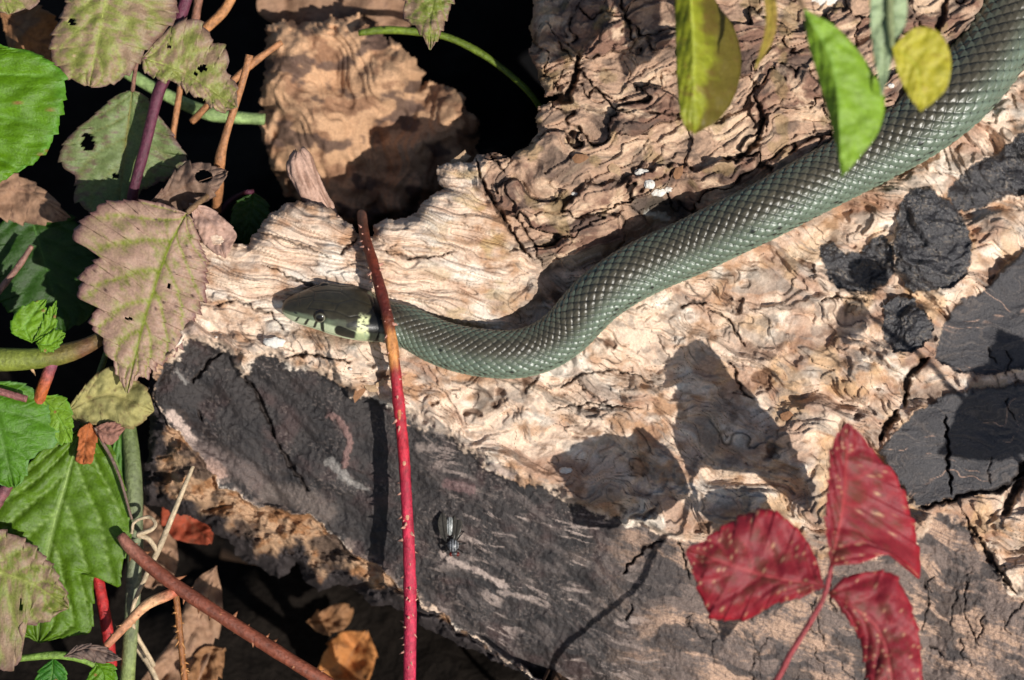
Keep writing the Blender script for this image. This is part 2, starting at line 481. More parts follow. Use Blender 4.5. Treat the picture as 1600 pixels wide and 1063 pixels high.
for pts, hw, dep in CRACKS:
    p = np.array(pts, float)
    x0, y0, x1, y1 = p[:, 0].min() - 40, p[:, 1].min() - 40, p[:, 0].max() + 40, p[:, 1].max() + 40
    i0, i1 = np.searchsorted(gy, [y0, y1]); j0, j1 = np.searchsorted(gx, [x0, x1])
    sl = (slice(i0, i1), slice(j0, j1))
    d, tt = seg_dist_t(X[sl] + 4 * noise(X[sl] / 13, Y[sl] / 13, 71) + 1.6 * noise(X[sl] / 5, Y[sl] / 5, 75), Y[sl] + 4 * noise(X[sl] / 13, Y[sl] / 13, 72) + 1.6 * noise(X[sl] / 5, Y[sl] / 5, 76), pts)
    wn = hw * (1 + 0.6 * noise(X[sl] / 17, Y[sl] / 17, 73)) * np.sqrt(np.clip(np.sin(math.pi * np.clip(tt, 0.02, 0.98)), 0, 1))
    c = sstep(wn + 1.3, wn * 0.2, d) * sstep(0, 0.08, tt) * sstep(1, 0.92, tt)
    H[sl] -= dep * c
    crack[sl] = np.maximum(crack[sl], c)

# rounding over at the outline
edge_r = 60 * np.exp(-np.clip(S_OUT, 0, None) / 9)
H -= edge_r * 0.55 + 0.0 * edge_r
H = np.where(S_OUT < 0, H - 6 * np.clip(-S_OUT, 0, 6), H)

# --- colours (albedo)
C_CREAM, C_PALE, C_TAN = lin(234,208,184,.86), lin(242,230,214,.88), lin(188,148,116,.86)
C_PINK, C_BROWN, C_DARK = lin(172,134,112,.82), lin(104,76,58,.85), lin(52,42,38,.9)
C_BARK, C_BARKG, C_BARKL = lin(54,49,48,.95), lin(104,94,90,.9), lin(178,160,150,.85)
C_BLACK, C_GREY = lin(42,40,42,.95), lin(158,152,146,.85)
n1 = fbm(X / 120, Y / 90, 4, 80); n2 = fbm(X / 30, Y / 24, 4, 81); n3 = fbm(X / 8, Y / 7, 3, 82)
col = np.ones(X.shape + (3,)) * C_CREAM
col = mixc(col, C_TAN, sstep(-0.15, 0.7, n1 * 0.8 + n2 * 0.55))
col = mixc(col, C_PALE, sstep(0.15, 0.7, fbm(X / 80, Y / 50, 4, 83)) * 0.8)
# fibres tint
col = mixc(col, C_TAN * 0.85, np.clip(sstep(0.1, 0.7, fib) * 0.55 * z_plat, 0, 1))
col = mixc(col, C_PINK, np.clip(sstep(0.0, 0.6, fbm(ga / 70, gb / 14, 3, 84)) * 0.4 * z_plat, 0, 1))
yel = sstep(0.1, 0.5, fbm(X / 70, Y / 40, 3, 85)) * sstep(620, 760, X) * sstep(900, 860, X) * z_plat
col = mixc(col, lin(184,156,100,.8), yel * 0.6)
col = mixc(col, C_DARK, sheet_edge * z_plat * 0.45)
col = mixc(col, C_PINK, z_lay * sstep(0.05, 0.65, fbm(gc / 110, gd / 46, 4, 86)) * 0.7)
col = mixc(col, C_TAN * 0.8, z_lay * sstep(0.1, 0.7, fine) * 0.45)
col = mixc(col, C_PINK * 0.95, z_right * sstep(-0.2, 0.4, fbm(X / 70, Y / 60, 3, 88)) * 0.6)
col = mixc(col, lin(214,176,132,.85), z_right * sstep(0.0, 0.5, fbm(X / 60, Y / 70, 3, 89)) * 0.6)
vein = np.exp(-(np.abs(fbm((gc + wp) / 130, (gd + wp) / 60, 3, 90, 0.4)) / 0.026) ** 2) * sstep(-0.15, 0.25, fbm(X / 70, Y / 70, 2, 91))
col = mixc(col, C_DARK, z_lay * np.clip(lay_edge * 0.8 * sstep(-0.35, 0.2, fbm(X / 60, Y / 60, 2, 145)) + vein * 0.8, 0, 0.85))
col = mixc(col, C_BROWN, z_lay * pit * 0.75)
col = mixc(col, lin(150,140,130,.85), z_lay * sstep(0.2, 0.6, fbm(gc / 70 + 4, gd / 26, 4, 151, .6)) * 0.55)
col = mixc(col, C_BROWN, z_lay * sstep(0.45, 0.8, fbm(X / 40, Y / 30, 4, 92)) * 0.5)
# rough wood beyond the snake
cu = np.ones(X.shape + (3,)) * lin(182,150,126,.88)
cu = mixc(cu, lin(132,100,84,.86), sstep(0.35, 1.0, CID + 0.5 * n2))
cu = mixc(cu, lin(220,190,160,.86), sstep(0.1, 0.6, fbm(ge / 70, gf / 34, 5, 93, .6)) * 0.85)
cu = mixc(cu, lin(84,72,66,.85), sstep(0.05, 0.6, fbm(ge / 80, gf / 30, 5, 94, .6)) * 0.7)
cu = mixc(cu, lin(150,128,84,.8), sstep(0.3, 0.6, fbm(X / 50, Y / 50, 3, 95)) * 0.45)
cu = mixc(cu, C_DARK, np.clip(blk_crack * 0.75 + sub_crack * 0.3, 0, 0.95))
col = mix(col, cu, z_up[..., None])
# dark bark
cb = np.ones(X.shape + (3,)) * C_BARK
cb = mixc(cb, lin(70,54,52,.95), sstep(0.0, 0.6, fbm(X / 70, Y / 60, 3, 96)) * 0.7)
cb = mixc(cb, lin(36,33,34,.95), sstep(0.0, 0.5, fbm(ba / 80, bb / 40, 3, 97)) * 0.8)
spk = sstep(0.15, 0.5, fbm(X / 5, Y / 4.2, 2, 98)) * sstep(0.0, 0.4, fbm(X / 60 + 3, Y / 46, 3, 99) + 0.25 * sstep(600, 760, X) - 0.1)
cb = mixc(cb, C_BARKL, spk * 0.2)
cb = mixc(cb, C_BARKG, sstep(0.1, 0.55, fbm(ba / 60, bb / 16, 4, 100)) * sstep(560, 760, X) * 0.55)
ea, eb = rot(18, 0.6)
stk = sstep(0.22, 0.6, fbm(ea / 70, eb / 12, 5, 101, 0.62)) * sstep(600, 760, X) * sstep(-0.25, 0.35, fbm(X / 80, Y / 60, 3, 147))
cb = mixc(cb, C_BARKL, stk * 0.7)
rgt = sstep(900, 1120, X + 60 * fbm(X / 60, Y / 60, 2, 102))
cr = np.ones(X.shape + (3,)) * lin(122,106,98,.9)
cr = mixc(cr, lin(204,168,142,.85), sstep(-0.25, 0.45, fbm(ea / 150, eb / 44, 5, 103, 0.62) + 0.35 * fbm(X / 9, Y / 5, 3, 150)) * 0.75)
cr = mixc(cr, lin(62,57,57,.95), sstep(0.08, 0.35, fbm(ea / 110 + 5, eb / 50, 5, 104, 0.6)) * 0.85)
cr = mixc(cr, lin(90,80,76,.95), sstep(0, 0.6, fbm(ea / 60, eb / 4, 4, 105, 0.6)) * 0.55)
cb = mix(cb, cr, rgt[..., None])
lowlip = sstep(40, 6, S_BARK + 18 * n2) * sstep(640, 600 + 30, 640 - (Y - 600 - (X - 250) * 0.793)) * (X < 900) * (Y > 640)
cb = mixc(cb, lin(140,122,112,.9), sstep(0.0, 0.4, n2 + 0.3 * n3) * np.clip(lowlip, 0, 1) * 0.7)
b_col = sstep(-3, 3, S_BARK + 5 * n3 + 6 * n2 * sstep(560, 700, X)) * (~below)
col = mix(col, cb, b_col[..., None])
# light marks on the bark
def blot(pts, hw, c, k, soft=2.0, seed=110):
    global col, H
    p = np.array(pts, float)
    i0, i1 = np.searchsorted(gy, [p[:, 1].min() - 30, p[:, 1].max() + 30]); j0, j1 = np.searchsorted(gx, [p[:, 0].min() - 30, p[:, 0].max() + 30])
    sl = (slice(i0, i1), slice(j0, j1))
    x, y = X[sl], Y[sl]
    d = seg_dist(x + 3.5 * fbm(x / 8, y / 8, 3, seed), y + 3.5 * fbm(x / 8, y / 8, 3, seed + 1), pts)
    m = sstep(hw + soft, hw - soft, d) * k
    col[sl] = mixc(col[sl], c, m)
    return sl, m
blot([(516,722),(530,736),(546,752)], 7, C_GREY, .7, 3)
blot([(540,748),(572,764)], 3.5, C_GREY, .6, 2)
sl, m = blot([(514,650),(528,654),(540,672),(547,692),(541,712),(538,728)], 4.5, lin(128,100,94,.95), .9); H[sl] += 3 * m
blot([(690,866),(712,880),(742,890),(790,916)], 5, C_BARKL * 1.05, .9)
blot([(780,925),(830,935)], 4, C_BARKL, .6)
blot([(770,730),(800,742)], 6, C_BARKL * 1.1, .8)
blot([(700,757),(735,765)], 8, lin(112,88,86,.95), .8)
blot([(640,655),(690,672)], 9, C_GREY * .9, .5, 6)
blot([(655,700),(680,700)], 6, C_BARKL * .8, .5, 4)
blot([(268,650),(284,668),(300,690)], 8, lin(214,190,176,.8), .9, 3)
blot([(276,580),(290,598)], 3, C_GREY, .7)
blot([(330,726),(346,738)], 10, lin(196,160,142,.8), .8, 3)
blot([(300,700),(350,720),(400,748)], 16, lin(120,104,98,.9), .55, 8)
blot([(420,770),(470,776),(510,800)], 16, lin(120,106,98,.9), .55, 8)
blot([(1000,322),(1030,318),(1062,332)], 15, lin(56,54,54,.9), .8, 6)  # shade over the grey lichen, painted into the wood as dark grey
blot([(1012,334),(1040,340)], 5, lin(190,190,180,.9), .8, 3)
# underside
cun = np.ones(X.shape + (3,)) * lin(178,144,114,.85)
cun = mixc(cun, lin(150,108,74,.85), sstep(-0.1, 0.5, fbm(X / 30, Y / 24, 4, 112)))
cun = mixc(cun, lin(64,54,50,.9), sstep(0.1, 0.5, fbm(X / 70 + 9, Y / 46, 4, 113)) * 0.85)
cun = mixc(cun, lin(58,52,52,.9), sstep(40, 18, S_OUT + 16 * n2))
col = np.where(below[..., None], cun, col)
# crusts and slabs
ck = np.ones(X.shape + (3,)) * lin(58,56,58,.95)
ck = mixc(ck, lin(120,110,100,.9), sstep(0.12, 0.45, fbm(X / 4.5, Y / 4, 2, 114)) * sstep(-0.15, 0.3, fbm(X / 22, Y / 22, 3, 115)) * 0.9)  # grey flecks painted in for glints on the glossy crust
sk = np.ones(X.shape + (3,)) * lin(70,68,70,.95)
sk = mixc(sk, lin(112,102,96,.9), sstep(0.0, 0.7, fbm((X + 14 * fbm(X / 70, Y / 40, 3, 60)) / 140, (Y + 22 * fbm(X / 80, Y / 50, 3, 61)) / 5, 4, 116)) * 0.5)
sk = mixc(sk, lin(196,160,138,.85), np.exp(-(np.abs(fbm((X + WX) / 240, (Y + 1.2 * WY + 14 * fbm(X / 50, Y / 40, 2, 64)) / 40, 2, 117)) / 0.035) ** 2) * sstep(0.0, 0.4, fbm(X / 70, Y / 40, 3, 146)) * 0.8)
cc = np.where(slab_m[..., None] > 0.5, sk, ck)
col = mix(col, cc, crust_m[..., None])
col = mixc(col, lin(40,30,26), np.clip(crack * 0.8, 0, 0.85))
col = mixc(col, C_BROWN, sstep(12, 2, S_OUT) * 0.25 * (~below))

# --- mesh: keep the cells inside the outline, pull the rim onto it, add walls down to the ground
gyS, gxS = np.gradient(S_OUT, gy, gx)
gl = np.hypot(gxS, gyS) + 1e-6
keep_v = S_OUT > 0
cell = keep_v[:-1, :-1] & keep_v[1:, :-1] & keep_v[:-1, 1:] & keep_v[1:, 1:]
nr, nc = X.shape
idx = np.arange(nr * nc).reshape(nr, nc)
ii, jj = np.nonzero(cell)
quads = np.stack([idx[ii, jj], idx[ii + 1, jj], idx[ii + 1, jj + 1], idx[ii, jj + 1]], 1)
# keep one connected sheet only: drop tiny islands by requiring a solid neighbourhood
XX = X.copy(); YY = Y.copy()
V = P(XX, YY, H).reshape(-1, 3)
COLV = col.reshape(-1, 3)

class Hsamp:
    def __call__(self, px, py):
        px = np.asarray(px, float); py = np.asarray(py, float)
        j = np.clip(np.searchsorted(gx, px) - 1, 0, nc - 2); i = np.clip(np.searchsorted(gy, py) - 1, 0, nr - 2)
        tx = np.clip((px - gx[j]) / (gx[j + 1] - gx[j]), 0, 1); ty = np.clip((py - gy[i]) / (gy[i + 1] - gy[i]), 0, 1)
        return (H[i, j] * (1 - tx) + H[i, j + 1] * tx) * (1 - ty) + (H[i + 1, j] * (1 - tx) + H[i + 1, j + 1] * tx) * ty
hs = Hsamp()
def hs_avg(px, py, r=14):
    t = 0
    for a in range(8):
        t = t + hs(np.asarray(px) + r * math.cos(a * .785), np.asarray(py) + r * math.sin(a * .785))
    return (t + hs(px, py)) / 9
def hs_max(px, py, r=10):
    t = hs(px, py)
    for a in range(8):
        t = np.maximum(t, hs(np.asarray(px) + r * math.cos(a * .785), np.asarray(py) + r * math.sin(a * .785)))
    return t

log = thing('fallen_log', 'weathered rotten log with pale eaten wood and a dark bark flank under the snake', 'log', P(900, 700, -600))
# which part each cell belongs to
def cellmask(a): return a[ii, jj]
part = np.zeros(len(quads), int)                       # 0 heartwood
zc = cellmask(z_up) > 0.5
cidc = cellmask(CID)
bk = cellmask(b_col) > 0.5
un = cellmask(below)
cr_i = cellmask(crust_id)
part[bk] = 1; part[un] = 2
for i in range(6): part[cr_i == i] = 10 + i
sel = zc & (part == 0)
ids = np.unique(np.round(cidc[sel], 6))
vis = (X[ii, jj] < 1640) & (Y[ii, jj] > -40)
for k, c in enumerate(ids):
    m = sel & (np.abs(cidc - c) < 2e-6)
    if (m & vis).sum() > 250: part[m] = 100 + k
used_names = {0: ('heartwood', M_WOOD), 1: ('bark', M_BARK), 2: ('underside', M_WOOD)}
for pid in np.unique(part):
    q = quads[part == pid]
    if pid in used_names: nm, mt = used_names[pid]
    elif pid < 14: nm, mt = 'black_crust', M_CRUST
    elif pid < 20: nm, mt = 'dark_slab', M_BARK
    else: nm, mt = 'wood_block', M_WOOD
    u, inv = np.unique(q, return_inverse=True)
    o = mesh_obj(nm, V[u], inv.reshape(-1, 4), COLV[u], mt, log)
    if pid == 1: o['label'] = 'smooth charcoal dark bark on the sloping flank'
    if pid == 2: o['label'] = 'crumbling brown broken underside of the log'
# walls
e = np.concatenate([quads[:, [0, 1]], quads[:, [1, 2]], quads[:, [2, 3]], quads[:, [3, 0]]])
key = np.sort(e, 1); kk2 = key[:, 0].astype(np.int64) * (nr * nc) + key[:, 1]
uq, first, cnt = np.unique(kk2, return_index=True, return_counts=True)
be = e[first[cnt == 1]]
bu, binv = np.unique(be, return_inverse=True); binv = binv.reshape(-1, 2)
bx, by, bh = X.ravel()[bu], Y.ravel()[bu], H.ravel()[bu]
nx_, ny_ = (gxS / gl).ravel()[bu], (gyS / gl).ravel()[bu]
g = w_ground(bx, by, -0.004)
rings = [V[bu]]
for f, off in ((0.08, 10), (0.3, 34), (0.6, 62), (1.0, 90)):
    jx = off * 0.35 * fbm(bx / 40, by / 40 + f * 7, 3, 120)
    ox = np.clip(bx + nx_ * (off + jx), 200, 2300); oy = by + ny_ * (off + jx)
    rings.append(P(ox, oy, bh + (np.minimum(g, bh - 30) - bh) * f))
nb = len(bu)
wf = [np.stack([binv[:, 0] + k * nb, binv[:, 0] + (k + 1) * nb, binv[:, 1] + (k + 1) * nb, binv[:, 1] + k * nb], 1) for k in range(4)]
wc_ = np.tile(lin(96,74,58,.8), (nb * 5, 1)) * (0.8 + 0.4 * hsh(np.arange(nb * 5), 3))[:, None]
mesh_obj('log_side', np.vstack(rings), wf, wc_, M_WOOD, log)
# ---------------------------------------------------------------- the snake
# neck to tail: centre pixel, radius, clearance
BODY = [(640,513,31,0),(680,533,33,0),(720,546,34.5,0),(765,553,35.5,0),(810,553,36,0),(850,541,37,1),(884,518,38,4),(910,490,39,9),(938,462,40,12),(975,436,41,10),(1020,412,42,6),
        (1075,388,42.5,2),(1130,361,43,0),(1190,332,43.5,0),(1250,300,44.5,0),(1310,268,46,0),(1370,235,48,0),(1430,200,50,0),(1490,152,53,0),(1535,100,55,0),(1572,40,56,0),(1604,-40,57,0),(1630,-140,57,0),(1670,-240,56,0)]
# snout to neck: centre pixel, half width, half height, top flatness
HEADC = [(441.5,482,3,3),(443,482,9,8),(447,482,14,12),(455,482,20,16),(466,482,26,20),(480,482,32,24),(495,482,37,27),(510,483,40.5,29),(528,486,44,30.5),(546,489,46,31),(562,493,45,30.5),(578,498,41.5,29),(594,502,36.5,28),(612,506,33,28)]
bd = np.array(BODY, float)
wb = hs_avg(bd[:, 0], bd[:, 1], 22)
wb = 0.5 * wb + 0.25 * np.concatenate([wb[:1], wb[:-1]]) + 0.25 * np.concatenate([wb[1:], wb[-1:]])
bw = wb + bd[:, 2] * 0.86 + bd[:, 3]
for k in range(6, 10): bw[k] = max(bw[k], bw[5] + (k - 5) * 1.0)
hd = np.array(HEADC, float)
wh0 = hs_avg(hd[:, 0], hd[:, 1], 20)
wh = np.linspace(0, 1, len(hd)) * (bw[0] - 0.0) + (1 - np.linspace(0, 1, len(hd))) * (wh0[3:8].mean() + 25)
path = np.vstack([np.stack([hd[:, 0], hd[:, 1], wh, hd[:, 2], hd[:, 3]], 1), np.stack([bd[:, 0], bd[:, 1], bw, bd[:, 2] * 1.03, bd[:, 2] * 0.97], 1)])
s0 = spline(path, 4000)
# rings: dense, spacing tied to the girth so that the scales keep their shape
ROWS = 34
seg = np.linalg.norm(np.diff(s0[:, :3], axis=0), axis=1)
rr = 0.5 * (s0[1:, 3] + s0[:-1, 3])
pitch = 2 * math.pi / ROWS * np.clip(rr, 24, 99) * 2.1       # scale length
acc = np.concatenate([[0], np.cumsum(seg / pitch)])
NR = int(acc[-1] * 13)
A = np.linspace(0, acc[-1], NR)
sp = np.stack([np.interp(A, acc, s0[:, k]) for k in range(5)], 1)
# finer rings over the head
NA = ROWS * 6
phi = np.linspace(-math.pi, math.pi, NA, endpoint=False)
C = np.stack([(sp[:, 0] - 800) * PX * (1 - sp[:, 2] / DP), (531.5 - sp[:, 1]) * PX * (1 - sp[:, 2] / DP), sp[:, 2] * PX], 1)   # camera-aligned metres
T = np.gradient(C, axis=0); T /= np.linalg.norm(T, axis=1, keepdims=True)
hx = sp[:, 0]
inhead = sstep(640, 600, hx) * (np.arange(NR) < NR * 0.4)
Uref = np.stack([np.zeros(NR), mix(0.30, 0.70, inhead), mix(0.95, 0.71, inhead)], 1)
N_ = np.cross(Uref, T); N_ /= np.linalg.norm(N_, axis=1, keepdims=True)      # lateral
# tail direction T points away from the snout; make N_ point to the side facing the camera (image down)
sgn = np.where(N_[:, 1] > 0, -1.0, 1.0)
N_ *= sgn[:, None]
U_ = np.cross(T, N_); U_ *= np.sign((U_ * Uref).sum(1))[:, None]
a_, b_ = sp[:, 3], sp[:, 4]
PH, AA = np.meshgrid(phi, A)
c, s = np.cos(PH), np.sin(PH)
hexp = mix(1.0, 0.72, inhead)[:, None]                       # squarer section on the head
cx = np.sign(c) * np.abs(c) ** hexp; sx = np.sign(s) * np.abs(s) ** mix(1.0, 0.85, inhead)[:, None]
cx = np.where(cx < 0, cx * mix(0.86, 0.80, inhead)[:, None], cx)        # flat belly / chin
# scales
ring = PH / (2 * math.pi / ROWS)
best = np.full(PH.shape, 9.0); BA = np.zeros(PH.shape); BB = np.zeros(PH.shape); DA = np.zeros(PH.shape); DB = np.zeros(PH.shape)
for ob in (-1, 0, 1):
    jr = np.round(ring) + ob
    off = np.where(np.mod(jr, 2) > 0.5, 0.5, 0.0)
    ja = np.round(AA - off) + off
    for oa in (-1, 0, 1):
        da = AA - (ja + oa); dbb = ring - jr
        dd = ((np.abs(da) / 0.5) ** 1.5 + np.abs(dbb) ** 1.5) ** (1 / 1.5)
        n = dd < best
        best = np.where(n, dd, best); DA = np.where(n, da, DA); DB = np.where(n, dbb, DB); BA = np.where(n, ja + oa, BA); BB = np.where(n, jr, BB)
BBm = np.mod(BB + ROWS / 2, ROWS)
rowpx = a_[:, None] * (2 * math.pi / ROWS)
body_m = sstep(596, 616, hx + 0)[:, None] * np.ones_like(PH)
body_m = np.maximum(body_m, (np.arange(NR) > NR * 0.4)[:, None])
ventral = sstep(math.radians(128), math.radians(134), np.abs(PH))
sc_m = body_m * (1 - ventral)
prof = np.clip(1 - best ** 2.6, 0, 1) ** 0.8
keel = np.exp(-(DB / 0.13) ** 2) * sstep(0.5, 0.3, np.abs(DA))
fl = sstep(1.0, 0.72, best); relief = rowpx * (0.10 * fl + 0.26 * (1 - best ** 2) + 0.36 * DA * sstep(1.03, 0.8, best) + 0.06 * keel - 0.2)
vent = rowpx * 0.10 * (np.mod(AA, 1.0) - 0.5) * ventral * body_m
# head plates: polylines in (x pixel along the head, lateral -1..1 from crown midline)
lat = sx
PL = [([(548,0),(576,0)],1),([(548,0),(528,.30)],1),([(548,0),(528,-.30)],1),([(528,.30),(492,.26)],1),([(528,-.30),(492,-.26)],1),([(492,.26),(492,-.26)],1),
      ([(492,0),(464,0)],1),([(470,.55),(468,-.55)],1),([(464,0),(452,0)],.6),([(528,.30),(526,.62)],1),([(528,-.30),(526,-.62)],1),([(492,.26),(484,.62)],1),([(492,-.26),(484,-.62)],1),
      ([(526,.62),(550,.72),(572,.50),(580,.16),(576,0)],1),([(526,-.62),(550,-.72),(572,-.50),(580,-.16),(576,0)],1),([(484,.62),(505,.68),(526,.62)],1),([(484,-.62),(505,-.68),(526,-.62)],1)]
HXX = np.broadcast_to(hx[:, None], PH.shape)
plate = np.zeros_like(PH)
headrows = np.nonzero((hx < 600) & (np.arange(NR) < NR * .4))[0]
hr = slice(0, headrows.max() + 1)
latp = np.where(c[hr] > 0, lat[hr] * 40, 999)
for pts, k in PL:
    d = seg_dist(HXX[hr], latp, [(x, l * 40) for x, l in pts])
    plate[hr] = np.maximum(plate[hr], k * np.exp(-(d / 1.0) ** 2))
R_add = relief * sc_m + vent - 0.9 * plate
# lips: a shallow groove at the mouth line
mouth_phi = math.radians(104)
mouth = np.exp(-((np.abs(PH) - mouth_phi) / 0.05) ** 2) * sstep(590, 560, HXX) * (1 - body_m) * sstep(446, 452, HXX)
R_add -= 1.2 * mouth
brow = np.exp(-(((HXX - 505) / 16) ** 2 + ((np.abs(PH) - math.radians(48)) / 0.22) ** 2)) * (1 - body_m)
R_add += 2.4 * brow
socket = np.exp(-(((HXX - 505) / 10.5) ** 2 + ((np.abs(PH) - math.radians(62)) / 0.27) ** 2) ** 2) * (1 - body_m)
R_add -= 3.0 * socket
rad_a = (a_[:, None] + R_add); rad_b = (b_[:, None] + R_add)
VS = C[:, None, :] + PX * (rad_b * cx)[..., None] * U_[:, None, :] + PX * (rad_a * sx)[..., None] * N_[:, None, :]
VW = world(VS[..., 0], VS[..., 1], VS[..., 2])
# colour
apd = np.abs(PH)
G_TOP_SHADED, G_SIDE, G_LOW = lin(78,73,60,.85), lin(104,118,102,.85), lin(140,156,132,.85)  # brown back tone, with shade of the side turned from the sun painted in
sc = np.ones(PH.shape + (3,)) * G_TOP_SHADED
sc = mixc(sc, G_SIDE, sstep(0.1, 1.0, apd))
sc = mixc(sc, G_LOW, sstep(1.45, 1.95, apd))
cellr = hsh(BA * 2, BBm, 5)
sc = sc * (0.86 + 0.28 * cellr)[..., None]
sc = mixc(sc, sc * 1.3, np.clip(keel * 0.25 + np.clip(DA, -.2, .5) * 1.2, 0, 1) * prof)
sc = mixc(sc, lin(30,32,30,.9), sstep(0.72, 0.96, best) * 0.95)
grp = np.floor(BA / 3.4 + BBm * 0.11)
fleck = (hsh(grp, np.floor(apd / 0.36), 8) > 0.50) & (hsh(BA * 2, BBm, 9) > 0.55) & (apd > 1.25) & (apd < 2.2)
fleck2 = (hsh(BA * 2, BBm, 11) > 0.985) & (apd > 0.5)
sc = mixc(sc, lin(20,22,22), np.where(fleck | fleck2, 0.9, 0.0) * sstep(0.75, 0.35, best + 0.5 * DA + 0.12))
sc = mixc(sc, lin(196,200,176,.8), ventral * 0.9)
blkv = (hsh(np.floor(AA), PH * 0, 12) > 0.4) * ventral
sc = mixc(sc, lin(30,32,34), blkv * 0.7)
# head
hc = np.ones(PH.shape + (3,)) * lin(62,57,43,.85)
hc = hc * (0.9 + 0.25 * fbm(HXX / 9, lat * 4, 3, 130))[..., None]
side = sstep(math.radians(52), math.radians(66), apd + 0.12 * fbm(HXX / 20, lat * 2, 2, 131))
hc = mixc(hc, lin(112,122,98,.85), side * sstep(560, 540, HXX) * 0.9)
hc = mixc(hc, lin(84,84,70,.85), side * sstep(520, 535, HXX) * 0.8)
lip = sstep(math.radians(74), math.radians(82), apd)
hc = mixc(hc, lin(196,206,170,.85), lip)
hc = mixc(hc, lin(40,37,30), plate * 0.7)
hc = mixc(hc, lin(34,32,28), mouth * 0.6)
def bar(x0, p0, x1, p1, hw):
    d = seg_dist(HXX, apd * 34, [(x0, math.radians(p0) * 34), (x1, math.radians(p1) * 34)])
    return sstep(hw + .8, hw - .8, d) * (1 - body_m)
for x0, p0, x1, p1, hw in ((469,78,463,98,1.5),(484,78,477,100,1.9),(499,78,492,102,2.1),(508,74,511,104,3.8)):
    hc = mixc(hc, lin(20,20,18), bar(x0, p0, x1, p1, hw) * .95)
hc = mixc(hc, lin(22,18,18), bar(538,86,562,92,8) * .97)
hc = mixc(hc, lin(34,34,30), bar(552,66,564,52,4.0) * .8 + 0 * PH)
hc = mixc(hc, lin(24,24,22), bar(464,58,465,60,2.4) * .9)
hc = mixc(hc, lin(20,20,20), socket * .9)
# collar: cream patches behind the jaw, black behind them
collar_x = 577 - 6 * np.cos(PH)
cream = sstep(10, 6, np.abs(HXX - collar_x)) * sstep(0.35, 0.6, apd)
cream2 = sstep(13, 9, np.abs(HXX - 578)) * sstep(0.95, 1.2, apd)
hc = mixc(hc, lin(226,230,176,.9), np.clip(np.maximum(cream, 0), 0, 1) * sstep(-0.5, 0.1, fbm(HXX / 8, PH * 5, 3, 134)))
hc = mixc(hc, lin(150,166,124,.85), cream2 * sstep(1.25, 1.6, apd) * 0.8)
blk = sstep(11, 6, np.abs(HXX - (592 - 5 * np.cos(PH) + 5 * fbm(HXX / 9, PH * 3, 2, 133)))) * sstep(2.1, 1.8, apd)
allc = mix(hc, sc, body_m[..., None])
allc = mixc(allc, lin(18,18,18), blk * .95)
nearhead = (np.arange(NR) < NR * .4)[:, None]
allc = np.where(nearhead | (body_m[..., None] > .5).any(-1, keepdims=True)[..., 0], allc.transpose(2, 0, 1), sc.transpose(2, 0, 1)).transpose(1, 2, 0)

snake = thing('grass_snake', 'olive green scaly snake stretched over the log with cream and black collar', 'snake', P(800, 545, 0))
sv = VW.reshape(-1, 3); nv = len(sv)
tipp = world(*(C[0] + (C[0] - C[1]) * 0.3)); tail = world(*C[-1])
sv = np.vstack([sv, tipp[None], tail[None]])
jn = np.arange(NA)
fs = [grid_faces(NR, NA, True)[:, ::-1], np.stack([np.full(NA, nv), jn, (jn + 1) % NA], 1), np.stack([np.full(NA, nv + 1), (NR - 1) * NA + (jn + 1) % NA, (NR - 1) * NA + jn], 1)]
mesh_obj('body', sv, fs, np.vstack([allc.reshape(-1, 3), allc[0, :1], allc[-1, :1]]), M_SCALE, snake)

def ball(name, center, axes, rads, cfun, mat, parent, n=20):
    """ellipsoid with its poles along axes[2]"""
    th = np.linspace(0, math.pi, n); ph = np.linspace(0, 2 * math.pi, 2 * n, endpoint=False)
    TH, PHI = np.meshgrid(th, ph, indexing='ij')
    l = np.stack([np.sin(TH) * np.cos(PHI), np.sin(TH) * np.sin(PHI), np.cos(TH)], -1)
    v = np.asarray(center) + (l * np.asarray(rads)) @ np.asarray(axes)
    cc = cfun(TH, PHI)
    return mesh_obj(name, v.reshape(-1, 3), grid_faces(n, 2 * n, True), cc.reshape(-1, 3), mat, parent)
M_EYE = material('eye', 0.08, 0.25, 3000, 0.0, 0, coat=0.3)
def eyecol(TH, PHI):
    c = np.ones(TH.shape + (3,)) * np.array([0.012, 0.011, 0.010])
    ringm = np.exp(-((TH - 0.60) / 0.055) ** 2) * (0.35 + 0.65 * sstep(-1, 1, np.sin(PHI + 2.2)))
    c = mixc(c, lin(206,204,176), ringm)
    c = mixc(c, lin(46,38,26), sstep(0.72, 0.82, TH) * sstep(1.0, 0.9, TH))
    return c
ke = np.argmin(np.abs(hx[:len(headrows)] - 505))
for sg in (1, -1):
    pe = int(np.argmin(np.abs(phi - sg * math.radians(62))))
    Un, Nn, Tn = U_[ke], N_[ke], T[ke]
    outd = Nn * sg * 0.95 + Un * 0.30; outd /= np.linalg.norm(outd)
    e1 = Tn - outd * (Tn @ outd); e1 /= np.linalg.norm(e1); e2 = np.cross(outd, e1)
    ctr = VS[ke, pe] - outd * 3.4 * PX
    ax = np.array([e1, e2, outd]); axw = np.array([world(*a) - np.array([0, 0, Z0]) for a in ax])
    o = ball('eye', world(*ctr), axw, np.array([11.5, 11.5, 10]) * PX, eyecol, M_EYE, snake)
